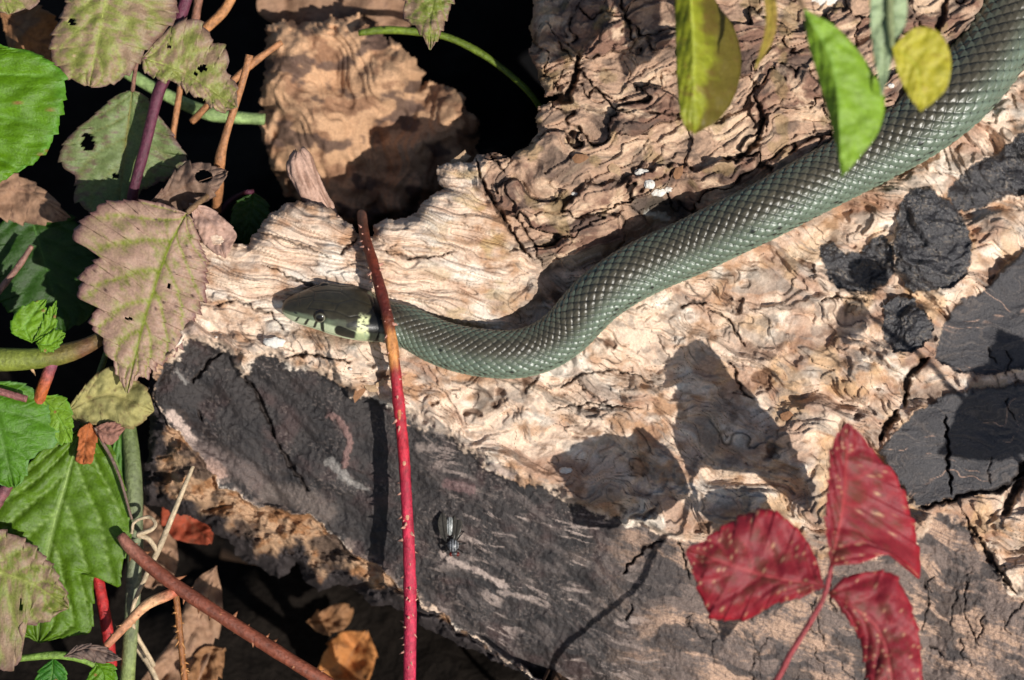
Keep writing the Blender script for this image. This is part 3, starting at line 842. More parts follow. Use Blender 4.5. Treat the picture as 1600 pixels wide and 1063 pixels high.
# ---------------------------------------------------------------- leaves and stems
def leaf(name, parent, mid, left, right, w, pal, teeth=12, amp=4.0, nt=150, ns=14, nveins=6, slope=0.28, quilt=3.0, cup=0.0, tiltx=0.0, tilty=0.0,
         wrinkle=2.0, curl=0.0, seed=0, wscale=26, holes=(), mat=None, thick=0.00022, bend=0.0, rib=True):
    """blade from a midrib and two margins (photo pixels, base to tip); w is its height; returns the mesh object"""
    M = spline([p[:2] for p in mid], nt); Lm = spline([p[:2] for p in left], nt); Rm = spline([p[:2] for p in right], nt)
    dw = lambda q: np.interp(np.linspace(0, 1, nt), np.linspace(0, 1, len(q)), [p[2] if len(p) > 2 else 0.0 for p in q])
    dM, dL, dR = dw(mid), dw(left), dw(right)
    t = np.linspace(0, 1, nt)
    Tm = np.gradient(M, axis=0); Tm /= np.linalg.norm(Tm, axis=1, keepdims=True) + 1e-9
    rows = []
    ss = np.concatenate([np.linspace(-1, 0, ns, endpoint=False), np.linspace(0, 1, ns + 1)])
    for k, (E, sd) in enumerate(((Lm, 1), (Rm, 2))):
        o = E - M; ln = np.linalg.norm(o, axis=1, keepdims=True) + 1e-9
        ph = t * teeth + 0.5 * noise(t * teeth * 0.6, t * 0 + 3.3, seed + sd)
        f = ph - np.floor(ph)
        big = 0.55 + 0.9 * hsh(np.floor(ph), np.floor(ph) * 0 + sd, seed)
        tooth = (f ** 1.3 - 0.35) * big + 0.35 * ((ph * 2.0 % 1.0) - 0.5)
        env = np.sin(math.pi * np.clip(t, 0.03, 0.985)) ** 0.35
        E += (o / ln) * (amp * tooth * env)[:, None] + Tm * (amp * 0.5 * f * env)[:, None]
    S = np.abs(ss)[None, :]
    G = np.where(ss[None, :, None] < 0, M[:, None] + (Lm - M)[:, None] * S[..., None], M[:, None] + (Rm - M)[:, None] * S[..., None])
    W = np.where(ss[None, :] < 0, dM[:, None] + (dL - dM)[:, None] * S, dM[:, None] + (dR - dM)[:, None] * S)
    Tt = np.broadcast_to(t[:, None], W.shape); Sg = np.broadcast_to(ss[None, :], W.shape)
    x, y = G[..., 0], G[..., 1]
    fv = (Tt - slope * S ** 1.15) * nveins + np.where(Sg < 0, 0.0, 0.35)
    fr = fv - np.round(fv)
    vein2 = np.exp(-(fr / 0.042) ** 2) * sstep(1.02, 0.8, S)
    half = 0.5 * (np.linalg.norm(Lm - M, axis=1) + np.linalg.norm(Rm - M, axis=1))[:, None] + 1e-6
    vein1 = np.exp(-(S * half / np.clip(half * 0.04, 1.2, 2.6)) ** 2)
    f3 = (S * 6 + Tt * 2.5 + 0.8 * noise(Tt * 8, Sg * 5, seed + 40)); vein3 = np.exp(-((f3 - np.round(f3)) / 0.10) ** 2) * 0.35
    Wt = W + quilt * (np.abs(np.sin(math.pi * fv)) ** 0.7 - 0.6) * np.sin(math.pi * np.clip(S, 0.02, .98)) ** 0.6 - quilt * 0.9 * vein1 - 0.25 * quilt * vein3
    Wt = Wt + wrinkle * fbm(x / wscale, y / wscale, 3, seed + 50, 0.4) + cup * (S ** 2) * half / 40.0 + curl * np.sin(Tt * 5 + seed) * S + bend * (Tt - 0.3) ** 2
    c0 = np.array([M[0, 0], M[0, 1]])
    Wt = Wt + tiltx * (x - c0[0]) + tilty * (y - c0[1]) + w
    V = P(x, y, Wt)
    # colour
    n1 = fbm(x / 26, y / 26, 4, seed + 60); n2 = fbm(x / 6, y / 6, 3, seed + 61)
    cl = np.ones(x.shape + (3,)) * pal['base']
    cl = cl * (1 + 0.18 * n1 + 0.10 * n2)[..., None]
    if 'blotch' in pal:
        off_v = 1 - np.clip(vein1 + np.exp(-(fr / 0.085) ** 2) * 0.9 * sstep(1.05, 0.75, S), 0, 1)
        m = sstep(pal.get('b0', -0.3), pal.get('b1', 0.4), n1 * 0.7 + 0.45 * n2 + pal.get('edge', 0.4) * (S ** 2) - 0.15) * off_v * pal.get('bk', 0.8)
        cl = mixc(cl, pal['blotch'], np.clip(m, 0, 1))
    cl = mixc(cl, pal['vein'], np.clip(np.maximum(vein1, vein2 * 0.8) * pal.get('vk', 0.7) + vein3 * 0.35, 0, 0.9))
    if 'rim' in pal:
        cl = mixc(cl, pal['rim'], sstep(0.86, 1.0, S + 0.05 * n2) * 0.75)
    if 'spot' in pal:
        a, b_, ci, _, _ = worley(x / pal.get('ss', 13), y / pal.get('ss', 13), seed + 3)
        cl = mixc(cl, pal['spot'], (ci > pal.get('sn', 0.9)) * sstep(0.24, 0.12, a) * 0.9)
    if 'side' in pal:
        cl = mixc(cl, pal['side'], sstep(0.2, 0.55, Sg + 0.25 * n1) * 0.85)  # one half browned: autumn colour plus painted-in shade
    nr_, nc_ = x.shape
    f = grid_faces(nr_, nc_)
    if holes:
        cxy = np.stack([x.ravel()[f].mean(1), y.ravel()[f].mean(1)], 1)
        ok = np.ones(len(f), bool)
        for hx_, hy_, ra, rb in holes:
            ok &= ((cxy[:, 0] - hx_) / ra) ** 2 + ((cxy[:, 1] - hy_) / rb) ** 2 > 1
        f = f[ok]
    o = mesh_obj(name, V.reshape(-1, 3), f, cl.reshape(-1, 3), mat or M_LEAF, parent)
    if rib:
        i1 = int(nt * 0.94); sl_ = slice(0, i1, 4)
        rp = V[sl_, ns]; rr_ = np.linspace(1, 0.3, len(rp)) * np.clip(half.max() * 0.03, 0.5, 2.0) * PX
        rv, rf, _ = tube_geo(rp, rr_, 6)
        mesh_obj('midrib', rv, rf, np.tile(np.asarray(pal['vein']) * 0.95, (len(rv), 1)), M_STEM, o)
    md = o.modifiers.new('thickness', 'SOLIDIFY'); md.thickness = thick; md.offset = 0
    return o

def stem(name, parent, pts, col, mat=None, n=60, ns=10, bump=0.06, seed=0, cols=None, knots=0.0):
    """pts: (px, py, w, radius px)"""
    q = spline(pts, n)
    r = q[:, 3] * (1 + bump * noise(np.linspace(0, n / 4, n), np.zeros(n), seed) + knots * np.clip(noise(np.linspace(0, n / 9, n), np.ones(n), seed + 1), 0, 1))
    v, f, fr = tube_geo(P(q[:, 0], q[:, 1], q[:, 2]), r * PX, ns)
    tt = np.repeat(np.linspace(0, 1, n), ns); aa = np.tile(np.linspace(0, 1, ns, endpoint=False), n)
    c = np.ones((n * ns, 3)) * col
    if cols is not None:
        ts = [k[0] for k in cols]
        c = np.stack([np.interp(tt + 0.03 * noise(tt * 20, aa * 3, seed), ts, [k[1][i] for k in cols]) for i in range(3)], 1)
    c = c * (1 + 0.35 * fbm(tt * n / 5, aa * 4, 3, seed + 4) + 0.25 * noise(tt * n / 16, aa * 11, seed + 6))[:, None]
    c = np.vstack([c, c[:1], c[-1:]])
    o = mesh_obj(name, v, f, c, mat or M_STEM, parent)
    return o, q, fr

def prickles(parent, q, fr, count, length, col, seed=0, back=0.3, name='prickles'):
    """small thorns of one stem, joined as one part"""
    rg = np.random.default_rng(seed)
    T, N, B = fr
    p = P(q[:, 0], q[:, 1], q[:, 2])
    vs, fs, k = [], [], 0
    for _ in range(count):
        i = int(rg.integers(2, len(p) - 2)); a = rg.random() * 2 * math.pi
        d = math.cos(a) * N[i] + math.sin(a) * B[i]
        L = length * PX * (0.5 + rg.random())
        base = p[i] + d * q[i, 3] * PX * 0.9
        tip = base + d * L + T[i] * L * (back + 0.3 * rg.normal())
        e1 = T[i]; e2 = np.cross(T[i], d)
        rb = L * 0.26
        for m in range(5):
            an = m * 2 * math.pi / 5
            vs.append(base + rb * 1.3 * math.cos(an) * e1 + rb * 0.8 * math.sin(an) * e2)
        vs.append(tip)
        for m in range(5): fs.append((k + m, k + (m + 1) % 5, k + 5))
        k += 6
    o = mesh_obj(name, np.array(vs), np.array(fs), np.tile(col, (len(vs), 1)), M_STEM, parent)
    o['kind'] = 'stuff'
    return o

# palettes
GREEN = dict(base=lin(104,152,14,.68), vein=lin(136,186,80,.7), rim=lin(104,168,52,.7), spot=lin(168,120,70,.7), sn=.93, vk=.55)
DEEP = dict(base=lin(88,128,20,.64), vein=lin(120,160,80,.7), vk=.6)
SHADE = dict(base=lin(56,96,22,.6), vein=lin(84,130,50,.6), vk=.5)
PURP = dict(base=lin(162,158,88,.86), blotch=lin(184,146,132,.88), vein=lin(142,158,36,.72), rim=lin(126,78,84,.75), spot=lin(60,34,34), sn=.95, b0=-.85, b1=.0, edge=.45, bk=.88, vk=.95)
PURP2 = dict(base=lin(154,160,80,.84), blotch=lin(168,130,118,.84), vein=lin(166,172,90,.8), rim=lin(120,84,84,.75), spot=lin(190,160,120,.8), sn=.93, b0=-.5, b1=.35, edge=.5, bk=.8, vk=.7)
OLIVE = dict(base=lin(132,150,92,.76), blotch=lin(128,96,92,.72), vein=lin(140,132,66,.75), rim=lin(128,92,92,.72), b0=.1, b1=.6, edge=.55, bk=.8, vk=.6)
RED = dict(ss=8.5, base=lin(168,46,60,.68), blotch=lin(112,70,50,.7), vein=lin(200,84,84,.75), rim=lin(196,44,58,.75), spot=lin(226,182,140,.85), sn=.80, b0=-.5, b1=.25, edge=-.8, bk=.75, vk=.45)
YELL = dict(base=lin(184,186,40,.75), blotch=lin(150,112,60,.75), vein=lin(196,206,70,.75), b0=.15, b1=.6, edge=.15, bk=.75, vk=.4)
DEAD = dict(base=lin(168,122,84,.72), blotch=lin(96,66,48,.75), vein=lin(124,90,64,.75), b0=0, b1=.6, edge=.2, bk=.7, vk=.4)
DEADP = dict(base=lin(178,140,112,.75), blotch=lin(112,82,70,.75), vein=lin(140,104,80,.75), b0=0, b1=.6, edge=.2, bk=.7, vk=.3)
OCHRE = dict(base=lin(178,170,108,.75), blotch=lin(130,104,74,.75), vein=lin(150,136,84,.75), rim=lin(120,92,62,.75), b0=.1, b1=.6, edge=.35, bk=.7, vk=.4)
C_CANE = lin(196,40,66,.8); C_TANS = lin(184,128,86,.8); C_PURPS = lin(100,48,66,.8); C_STRAW = lin(200,178,146,.8)

def leaf_thing(name, label, group, mid, left, right, w, pal, petiole=None, pcol=C_PURPS, **kw):
    t = thing(name, label, 'leaf', P(mid[0][0], mid[0][1], w), group)
    bx_0, by_0 = mid[0][:2]
    if petiole is None and name == 'bramble_leaf':      # stalk down to the ground behind the blade
        gw = float(w_ground(bx_0 - 60, by_0 + 60))
        petiole = [(bx_0 - 14, by_0 + 2, w - 30, 3.5), (bx_0 - 40, by_0 + 20, 0.5 * (w + gw), 4), (bx_0 - 60, by_0 + 60, gw - 20, 4.5)]
    leaf('blade', t, mid, left, right, w, pal, **kw)
    if petiole:
        pw = w + kw.get('quilt', 3) * -0.9
        stem('petiole', t, [(mid[0][0], mid[0][1], pw + 1, petiole[-1][3] if len(petiole[-1]) > 3 else 4)] + petiole, pcol)
    return t

GL = 'bramble leaves beside the log'
# --- shoot with a purple stem in the corner: its leaves hang on it
sh = thing('bramble_shoot', 'bramble shoot with a dusky purple stem and mottled purple green leaves', 'bramble', P(205, 310, -70))
stem('stem', sh, [(318,-70,-40,9),(284,20,-42,10),(262,110,-44,10),(246,150,-46,9.5),(226,232,-50,9),(206,312,-62,8.5),(196,420,-140,8)], C_PURPS, seed=3)
leaf('leaf', sh, [(190,-90),(165,0),(140,133)], [(190,-90),(120,-50),(101,10),(80,62),(84,98),(108,122),(140,135)], [(190,-90),(260,-50),(277,18),(258,48),(232,74),(205,112),(170,133),(140,135)], -8, PURP2, teeth=11, amp=5, nveins=6, quilt=4, wrinkle=6, cup=-6, seed=5, holes=[(181,8,3,4),(112,35,5,6)])
leaf('leaf', sh, [(222,90),(290,115),(368,168)], [(222,90),(245,62),(275,35),(305,30),(325,48),(330,65),(350,70),(357,95),(352,112),(368,130),(370,168)], [(222,90),(225,112),(250,125),(275,130),(300,150),(320,160),(345,175),(368,168)], -24, PURP2, teeth=9, amp=5, nveins=6, quilt=3, wrinkle=6, seed=6, holes=[(316,107,8,5),(306,116,4,3),(310,158,11,6),(264,72,4,3)])
leaf('leaf', sh, [(207,140),(196,230),(185,330)], [(207,140),(180,150),(140,185),(110,210),(95,235),(97,260),(118,275),(118,310),(150,335),(185,330)], [(207,140),(228,150),(245,175),(268,205),(280,225),(292,245),(285,262),(250,285),(225,295),(205,320),(185,330)], -78, OLIVE, teeth=9, amp=5, nveins=5, quilt=3, wrinkle=4, tilty=-0.1, seed=7, holes=[(137,222,9,14),(180,275,5,4)])
stem('petiole', sh, [(216,86,-20,3.5),(211,112,-40,3.5),(207,142,-76,3.5)], lin(150,110,96,.8), n=20)
stem('petiole', sh, [(224,90,-24,4),(240,104,-36,4),(256,128,-44,5)], lin(130,90,86,.8), n=20)
stem('petiole', sh, [(190,-88,-8,4),(240,-70,-24,4),(306,-40,-40,5)], lin(130,90,86,.8), n=20)
leaf_thing('bramble_leaf', 'tip of a mottled bramble leaf above the bright green leaf', GL, [(-20,-60),(-5,-20),(14,22)], [(-20,-60),(-60,-40),(-40,5),(14,22)], [(-20,-60),(30,-50),(62,-6),(46,12),(14,22)], 0, PURP2, teeth=6, amp=4, seed=8)
leaf_thing('bramble_leaf', 'bright fresh green toothed bramble leaf with small brown spots', GL, [(-60,20),(-50,130),(-40,240),(-10,312)], [(-60,20),(-130,70),(-170,160),(-120,260),(-10,312)], [(-60,20),(0,68),(50,80),(98,112),(101,155),(88,205),(68,240),(45,258),(0,285),(-10,312)], 22, GREEN, teeth=15, amp=5, nveins=5, slope=0.12, quilt=9, wrinkle=5, seed=9, tiltx=-0.06)
leaf_thing('bramble_leaf', 'large mauve brown lobed bramble leaf with yellow green veins overlapping the log end', GL, [(292,333),(262,392),(226,500),(199,614)],
    [(292,333),(250,316),(195,312),(158,316),(150,330),(130,340),(116,366),(140,388),(160,396),(146,408),(130,424),(123,458),(136,468),(154,468),(145,490),(144,512),(160,524),(163,545),(175,560),(182,582),(199,614)],
    [(292,333),(303,345),(315,385),(322,400),(323,440),(318,470),(308,490),(290,515),(282,540),(262,560),(240,575),(228,590),(216,588),(199,614)],
    16, PURP, petiole=[(304,322,4,5),(330,300,-40,4),(352,270,-90,4)], pcol=lin(140,110,80,.8), teeth=17, amp=9, nt=240, ns=18, nveins=6, slope=0.34, quilt=4, wrinkle=4, cup=-5, seed=10, tiltx=-0.04, holes=[(265,447,2.5,4.5),(201,498,4,2.5),(234,472,2,3),(245,416,2,2.5)])
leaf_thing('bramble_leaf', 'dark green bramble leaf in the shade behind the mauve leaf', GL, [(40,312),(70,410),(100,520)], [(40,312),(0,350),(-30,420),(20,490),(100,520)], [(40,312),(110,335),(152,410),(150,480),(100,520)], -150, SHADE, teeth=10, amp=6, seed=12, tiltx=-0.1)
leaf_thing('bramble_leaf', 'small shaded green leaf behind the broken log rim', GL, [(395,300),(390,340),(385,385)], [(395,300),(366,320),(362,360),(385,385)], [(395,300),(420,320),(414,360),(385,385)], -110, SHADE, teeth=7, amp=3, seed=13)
leaf_thing('bramble_leaf', 'glossy green leaf with one pale dot under the thick green stem', GL, [(-20,596),(0,680),(22,762)], [(-20,596),(-80,640),(-70,710),(-20,750),(22,762)], [(-20,596),(30,597),(62,615),(82,645),(92,672),(85,695),(60,705),(45,722),(38,748),(22,762)], 8, dict(DEEP, rim=lin(130,176,110,.7), base=lin(94,148,28,.66)), teeth=9, amp=5, quilt=5, seed=14, cup=-8)
leaf_thing('bramble_leaf', 'small bright lobe of a green leaf beside the ochre withered leaf', GL, [(62,618),(90,650),(112,690)], [(62,618),(100,620),(113,650),(112,690)], [(62,618),(70,650),(90,690),(112,690)], -6, dict(GREEN, base=lin(130,172,40,.7)), teeth=5, amp=4, seed=15, nveins=3)
leaf_thing('bramble_leaf', 'broad pleated green leaf with pale straight veins below the withered leaf', GL, [(128,668),(105,745),(75,860),(60,1004)], [(128,668),(80,690),(30,740),(-20,790),(-60,880),(-20,960),(60,1004)], [(128,668),(165,682),(190,740),(206,815),(201,850),(190,890),(186,916),(150,902),(146,940),(142,985),(110,994),(60,1004)], -34, dict(DEEP, base=lin(100,138,24,.68), vein=lin(168,196,110,.75), vk=.75), petiole=[(134,652,-36,4),(150,600,-60,5),(170,540,-110,5)], pcol=lin(120,130,70,.7), teeth=15, amp=3, nt=180, ns=18, nveins=5, slope=0.5, quilt=9, wrinkle=4, seed=16)
leaf_thing('bramble_leaf', 'purple edged yellow green leaf lying in front of the broad pleated leaf', GL, [(-80,880),(0,895),(55,915),(107,950)], [(-80,880),(-40,832),(0,828),(40,845),(75,875),(90,900),(105,930),(107,950)], [(-80,880),(-60,960),(-20,1030),(5,1048),(25,1040),(35,1010),(29,978),(50,976),(75,970),(92,957),(107,950)], 18, dict(PURP2, base=lin(140,152,62,.75)), teeth=12, amp=5, quilt=5, wrinkle=4, seed=17, holes=[(33,946,3,7)])
# thick green stem with its young sprig
gs_ = thing('bramble_runner', 'thick green bramble stem with a tiny sprouting leaf tuft', 'bramble', P(0, 562, 0))
o, q, fr = stem('stem', gs_, [(-260,660,-480,16),(-150,590,-120,17),(-60,560,0,17),(0,562,0,18),(60,560,-2,17),(110,550,-6,15),(150,533,-14,12),(190,505,-60,10),(210,470,-140,9)], lin(120,130,50,.75), cols=[(0,lin(120,126,44,.75)),(.72,lin(128,138,54,.75)),(.8,lin(110,70,50,.75)),(.88,lin(120,110,60,.75)),(1,lin(96,72,56,.75))], seed=5, n=70, ns=16)
prickles(gs_, q, fr, 24, 8, lin(196,160,120,.8), 4)
stem('side_shoot', gs_, [(84,560,-4,10),(74,588,-4,10),(62,622,-8,10),(52,670,-50,9)], lin(130,84,104,.75), cols=[(0,lin(140,80,110,.75)),(.4,lin(190,96,40,.8)),(1,lin(110,66,80,.7))])
for k, (m_, l_, r_) in enumerate(([[(50,536),(40,508),(72,468)],[(50,536),(18,520),(22,492),(46,474),(72,468)],[(50,536),(66,510),(70,490),(72,468)]],
        [[(52,534),(76,510),(88,470)],[(52,534),(62,512),(72,490),(88,470)],[(52,534),(84,520),(88,498),(88,470)]],
        [[(56,536),(78,538),(102,522)],[(56,536),(74,522),(90,515),(102,522)],[(56,536),(66,550),(88,546),(102,522)]])):
    leaf('young_leaf', gs_, m_, l_, r_, 14 + 3 * k, dict(GREEN, base=lin(126,172,30,.68)), teeth=6, amp=3, nt=60, ns=6, nveins=4, quilt=4, seed=20 + k)
# withered and dry leaves
GD = 'dry fallen leaves around the log'
leaf_thing('withered_leaf', 'ochre withered leaf with brown curled tip under the mauve leaf', GD, [(100,645),(170,616),(240,642)], [(100,645),(125,612),(150,585),(175,573),(205,588),(232,612),(240,642)], [(100,645),(130,662),(170,664),(210,668),(240,642)], -14, OCHRE, teeth=7, amp=3, wrinkle=16, wscale=44, curl=6, seed=24, mat=M_DRY)
leaf_thing('dry_leaf', 'small orange brown dry scrap hanging over the broad pleated leaf', GD, [(140,660),(134,692),(130,726)], [(140,660),(124,672),(122,700),(118,718),(130,726)], [(140,660),(152,676),(148,704),(144,722),(130,726)], -8, dict(DEAD, base=lin(196,112,62,.75)), teeth=3, amp=2, wrinkle=10, seed=25, mat=M_DRY, nt=60, ns=6)
leaf_thing('dry_leaf', 'small pinkish curled dry leaf tip beside the ochre withered leaf', GD, [(148,668),(170,676),(196,668)], [(148,668),(160,662),(180,660),(196,668)], [(148,668),(160,690),(176,694),(196,668)], 0, dict(DEADP, base=lin(168,120,104,.75)), teeth=3, amp=2, wrinkle=10, seed=26, mat=M_DRY, nt=60, ns=6, petiole=[(160,690,-6,3),(185,740,-12,2.6),(206,812,-24,2.2)], pcol=lin(120,96,84,.8))
leaf_thing('dry_leaf', 'grey brown curled dry leaf with a torn hole above the mauve leaf', GD, [(228,322),(290,292),(356,268)], [(228,322),(250,300),(280,262),(312,254),(356,268)], [(228,322),(285,328),(312,322),(336,302),(356,268)], -34, dict(DEADP, base=lin(150,122,104,.75)), teeth=5, amp=4, wrinkle=20, wscale=44, curl=12, seed=27, mat=M_DRY, holes=[(318,276,14,10)])
leaf_thing('dry_leaf', 'pinkish folded dry leaf wedged at the log rim beside the mauve leaf', GD, [(296,318),(330,350),(352,404)], [(296,318),(330,326),(368,362),(362,384),(352,404)], [(296,318),(304,350),(322,384),(352,404)], -2, dict(DEADP, base=lin(206,168,150,.75)), teeth=3, amp=2, wrinkle=8, seed=28, mat=M_DRY, nt=70, ns=8)
chunk = thing('wood_chunk', 'crumbling tan chunk of rotten wood half in shadow behind the log', 'wood', P(580, 300, -700))
CH = [(414,42),(440,30),(486,36),(520,24),(560,30),(592,34),(604,62),(628,66),(652,84),(668,112),(654,134),(694,128),(734,152),(750,200),(748,260),(704,330),(600,366),(500,352),(440,300),(410,232),(404,150)]
cxg, cyg = np.arange(392, 766, 2.4), np.arange(10, 380, 2.4)
CX, CY = np.meshgrid(cxg, cyg)
cs_ = sdf(CX + 10 * fbm(CX / 30, CY / 30, 4, 170), CY + 10 * fbm(CX / 30, CY / 30, 4, 171), CH)
CHh = -160 - 0.28 * (CY - 60) - 0.06 * (CX - 560) - 70 * np.exp(-np.clip(cs_, 0, None) / 22) + 30 * fbm(CX / 100, CY / 80, 3, 172, .4) + 2.5 * fbm(CX / 22, CY / 22, 3, 173)
stp = 3.0 * fbm(CX / 70, CY / 120, 2, 174); CHh += 7 * (np.floor(stp) + sstep(0, 0.25, stp - np.floor(stp)))
cc_ = np.ones(CX.shape + (3,)) * lin(204,162,126,.82)
cc_ = mixc(cc_, lin(150,112,86,.82), sstep(-0.05, 0.5, fbm(CX / 44, CY / 36, 4, 175)) * 0.9)
cc_ = mixc(cc_, lin(90,72,66,.82), sstep(0.2, 0.5, fbm(CX / 60 + 7, CY / 40, 4, 176)) * 0.85)
okc = cs_ > 0; cel = okc[:-1, :-1] & okc[1:, :-1] & okc[:-1, 1:] & okc[1:, 1:]
ci, cj = np.nonzero(cel); ncx = len(cxg); ix_ = np.arange(CX.size).reshape(CX.shape)
cq = np.stack([ix_[ci, cj], ix_[ci + 1, cj], ix_[ci + 1, cj + 1], ix_[ci, cj + 1]], 1)
ce = np.concatenate([cq[:, [0, 1]], cq[:, [1, 2]], cq[:, [2, 3]], cq[:, [3, 0]]]); ck_ = np.sort(ce, 1); ck2 = ck_[:, 0].astype(np.int64) * CX.size + ck_[:, 1]
_, fi, cn = np.unique(ck2, return_index=True, return_counts=True); cb_ = ce[fi[cn == 1]]
cu_, cinv = np.unique(cb_, return_inverse=True); cinv = cinv.reshape(-1, 2)
cv = P(CX, CY, CHh).reshape(-1, 3); ux_, uy_ = CX.ravel()[cu_], CY.ravel()[cu_]
dn = P(580 + (ux_ - 580) * .8, 200 + (uy_ - 200) * .8, w_ground(ux_, uy_, -0.01))
used_, rem = np.unique(cq, return_inverse=True)
mesh_obj('wood_face', cv[used_], rem.reshape(-1, 4), cc_.reshape(-1, 3)[used_], M_WOOD, chunk)
nu_ = len(cu_)
mesh_obj('wood_side', np.vstack([cv[cu_], dn]), np.stack([cinv[:, 0], cinv[:, 0] + nu_, cinv[:, 1] + nu_, cinv[:, 1]], 1), np.tile(lin(110,82,64,.8), (2 * nu_, 1)), M_WOOD, chunk)
leaf_thing('dry_leaf', 'pinkish grey dry leaf behind the crumbling wood chunk', GD, [(420,-60),(530,0),(640,40)], [(420,-60),(400,10),(440,40),(540,50),(640,40)], [(420,-60),(520,-70),(620,-40),(640,40)], -270, DEADP, teeth=5, amp=6, wrinkle=30, wscale=80, seed=32, mat=M_DRY)
leaf_thing('dry_leaf', 'tan dry leaf in the gap behind the bright green leaf', GD, [(0,20),(50,60),(96,90)], [(0,20),(20,90),(60,110),(96,90)], [(0,20),(60,10),(100,50),(96,90)], -160, DEAD, teeth=5, amp=4, wrinkle=22, wscale=60, seed=33, mat=M_DRY)
leaf_thing('dry_leaf', 'pale tan dry leaf in the gap below the bright green leaf', GD, [(-30,300),(40,300),(110,340)], [(-30,300),(0,270),(60,290),(110,340)], [(-30,300),(0,340),(60,350),(110,340)], -120, DEADP, teeth=5, amp=4, wrinkle=22, wscale=60, seed=34, mat=M_DRY)
lows = [('long folded tan dry leaf standing under the brown thorny cane', [(338,884),(312,970),(246,1080)], [(338,884),(304,910),(276,985),(220,1068),(246,1080)], [(338,884),(348,945),(334,1010),(300,1070),(246,1080)], -190, DEADP),
    ('small tan dry leaf scrap beside the long folded leaf', [(352,1012),(328,1034),(300,1090)], [(352,1012),(318,1012),(296,1050),(300,1090)], [(352,1012),(350,1040),(330,1080),(300,1090)], -180, DEAD),
    ('orange brown leaf lying deep under the log', [(575,985),(545,1030),(520,1090)], [(575,985),(530,990),(500,1040),(520,1090)], [(575,985),(588,1030),(560,1085),(520,1090)], -330, dict(DEAD, base=lin(210,140,80,.75))),
    ('dull brown leaf in the shadow under the log', [(478,972),(510,968),(552,950)], [(478,972),(500,955),(530,944),(552,950)], [(478,972),(502,990),(538,982),(552,950)], -320, DEAD),
    ('reddish dry leaf behind the pale grass straw', [(270,765),(285,800),(330,850)], [(270,765),(252,800),(270,840),(330,850)], [(270,765),(310,780),(335,815),(330,850)], -200, dict(DEAD, base=lin(176,82,56,.75))),
    ('dark tan leaf behind the grey green stalk', [(225,790),(250,850),(240,920)], [(225,790),(215,850),(222,910),(240,920)], [(225,790),(270,830),(275,890),(240,920)], -230, DEADP)]
for k, (lb, m_, l_, r_, w_, pl) in enumerate(lows):
    leaf_thing('dry_leaf', lb, GD, m_, l_, r_, w_, pl, teeth=2.5, amp=5, wrinkle=26, wscale=44, curl=14, seed=60 + k, mat=M_DRY, nt=80, ns=10)
# --- canes and stalks
cane = thing('bramble_cane', 'slender crimson bramble cane with prickles crossing over the snake neck', 'cane', P(640, 1260, -320))
o, q, fr = stem('stem', cane, [(565,334,float(hs_max(568,352,8)) + 6,7.5),(570,368,float(hs_max(568,368,8)) + 12,8),(584,415,38,8.5),(598,466,60,9),(606,500,74,9),(614,550,76,9),(622,620,66,9),(630,700,50,9),(635,780,34,9),(639,860,18,9.5),(641,950,6,10),(640,1063,-10,10),(640,1160,-120,10),(640,1240,-330,10)], C_CANE,
    cols=[(0,lin(140,100,84,.8)),(.04,lin(120,70,50,.8)),(.10,lin(110,44,24,.8)),(.17,lin(96,34,26,.8)),(.205,lin(120,60,30,.8)),(.215,lin(206,140,80,.85)),(.25,lin(196,126,70,.85)),(.265,lin(150,50,40,.8)),(.29,lin(186,36,56,.8)),(.35,lin(196,38,58,.8)),(.42,lin(170,34,60,.8)),(.5,lin(196,44,72,.8)),(.75,lin(200,58,88,.8)),(1,lin(150,50,60,.8))], n=220, ns=14, seed=8, bump=0.10, knots=.12)
prickles(cane, q, fr, 150, 7.5, lin(206,150,130,.85), 9)
for k, (x, y, dy, cc_) in enumerate(((625,640,18,lin(200,124,84,.85)),(632,722,7,lin(206,150,120,.85)),(634,808,8,lin(206,150,120,.85)))):
    i = int(np.argmin(np.abs(q[:, 1] - y)))
    d = np.array([0.0, 0.0, 1.0]); pos = P(q[i, 0], q[i, 1], q[i, 2] + q[i, 3] * 0.72)
    ball('scar', pos, np.array([[1, 0, 0], world(0, 1, 0) - [0, 0, Z0], world(0, 0, 1) - [0, 0, Z0]]), np.array([3.6, dy, 3.0]) * PX, lambda a, b, c=cc_: np.ones(a.shape + (3,)) * c, M_STEM, cane, 10)
bc = thing('bramble_cane', 'dead reddish brown thorny cane slanting across the dark gap below the bark', 'cane', P(600, 1130, -60))
o, q, fr = stem('stem', bc, [(188,836,-10,8),(206,858,-8,10.5),(262,906,-8,11),(380,985,-10,11),(515,1070,-20,11),(640,1150,-90,11),(700,1190,-300,11)], lin(132,72,54,.8), cols=[(0,lin(150,100,84,.8)),(.1,lin(130,70,52,.8)),(.6,lin(138,76,54,.8)),(1,lin(120,64,48,.8))], n=120, ns=14, seed=14, knots=.12)
prickles(bc, q, fr, 70, 9, lin(180,120,84,.8), 15)
o, q, fr = stem('side_branch', bc, [(274,924,-10,8),(262,930,-8,9),(228,946,-6,8.5),(196,978,-10,7.5),(160,1016,-16,6)], lin(206,150,106,.8), cols=[(0,lin(190,96,70,.8)),(.25,lin(220,170,126,.82)),(1,lin(190,120,90,.8))], n=40, seed=16)
prickles(bc, q, fr, 12, 6, lin(206,150,106,.8), 17)
o, q, fr = stem('side_branch', bc, [(274,922,-14,5),(279,968,-18,5.2),(284,1020,-24,5),(291,1090,-40,5)], lin(150,96,54,.8), n=50, seed=18, knots=.3)
prickles(bc, q, fr, 40, 6, lin(190,134,80,.8), 19)
rs = thing('cane_stub', 'short crimson stub of cane poking from under the pleated leaf', 'cane', P(170, 1000, -60))
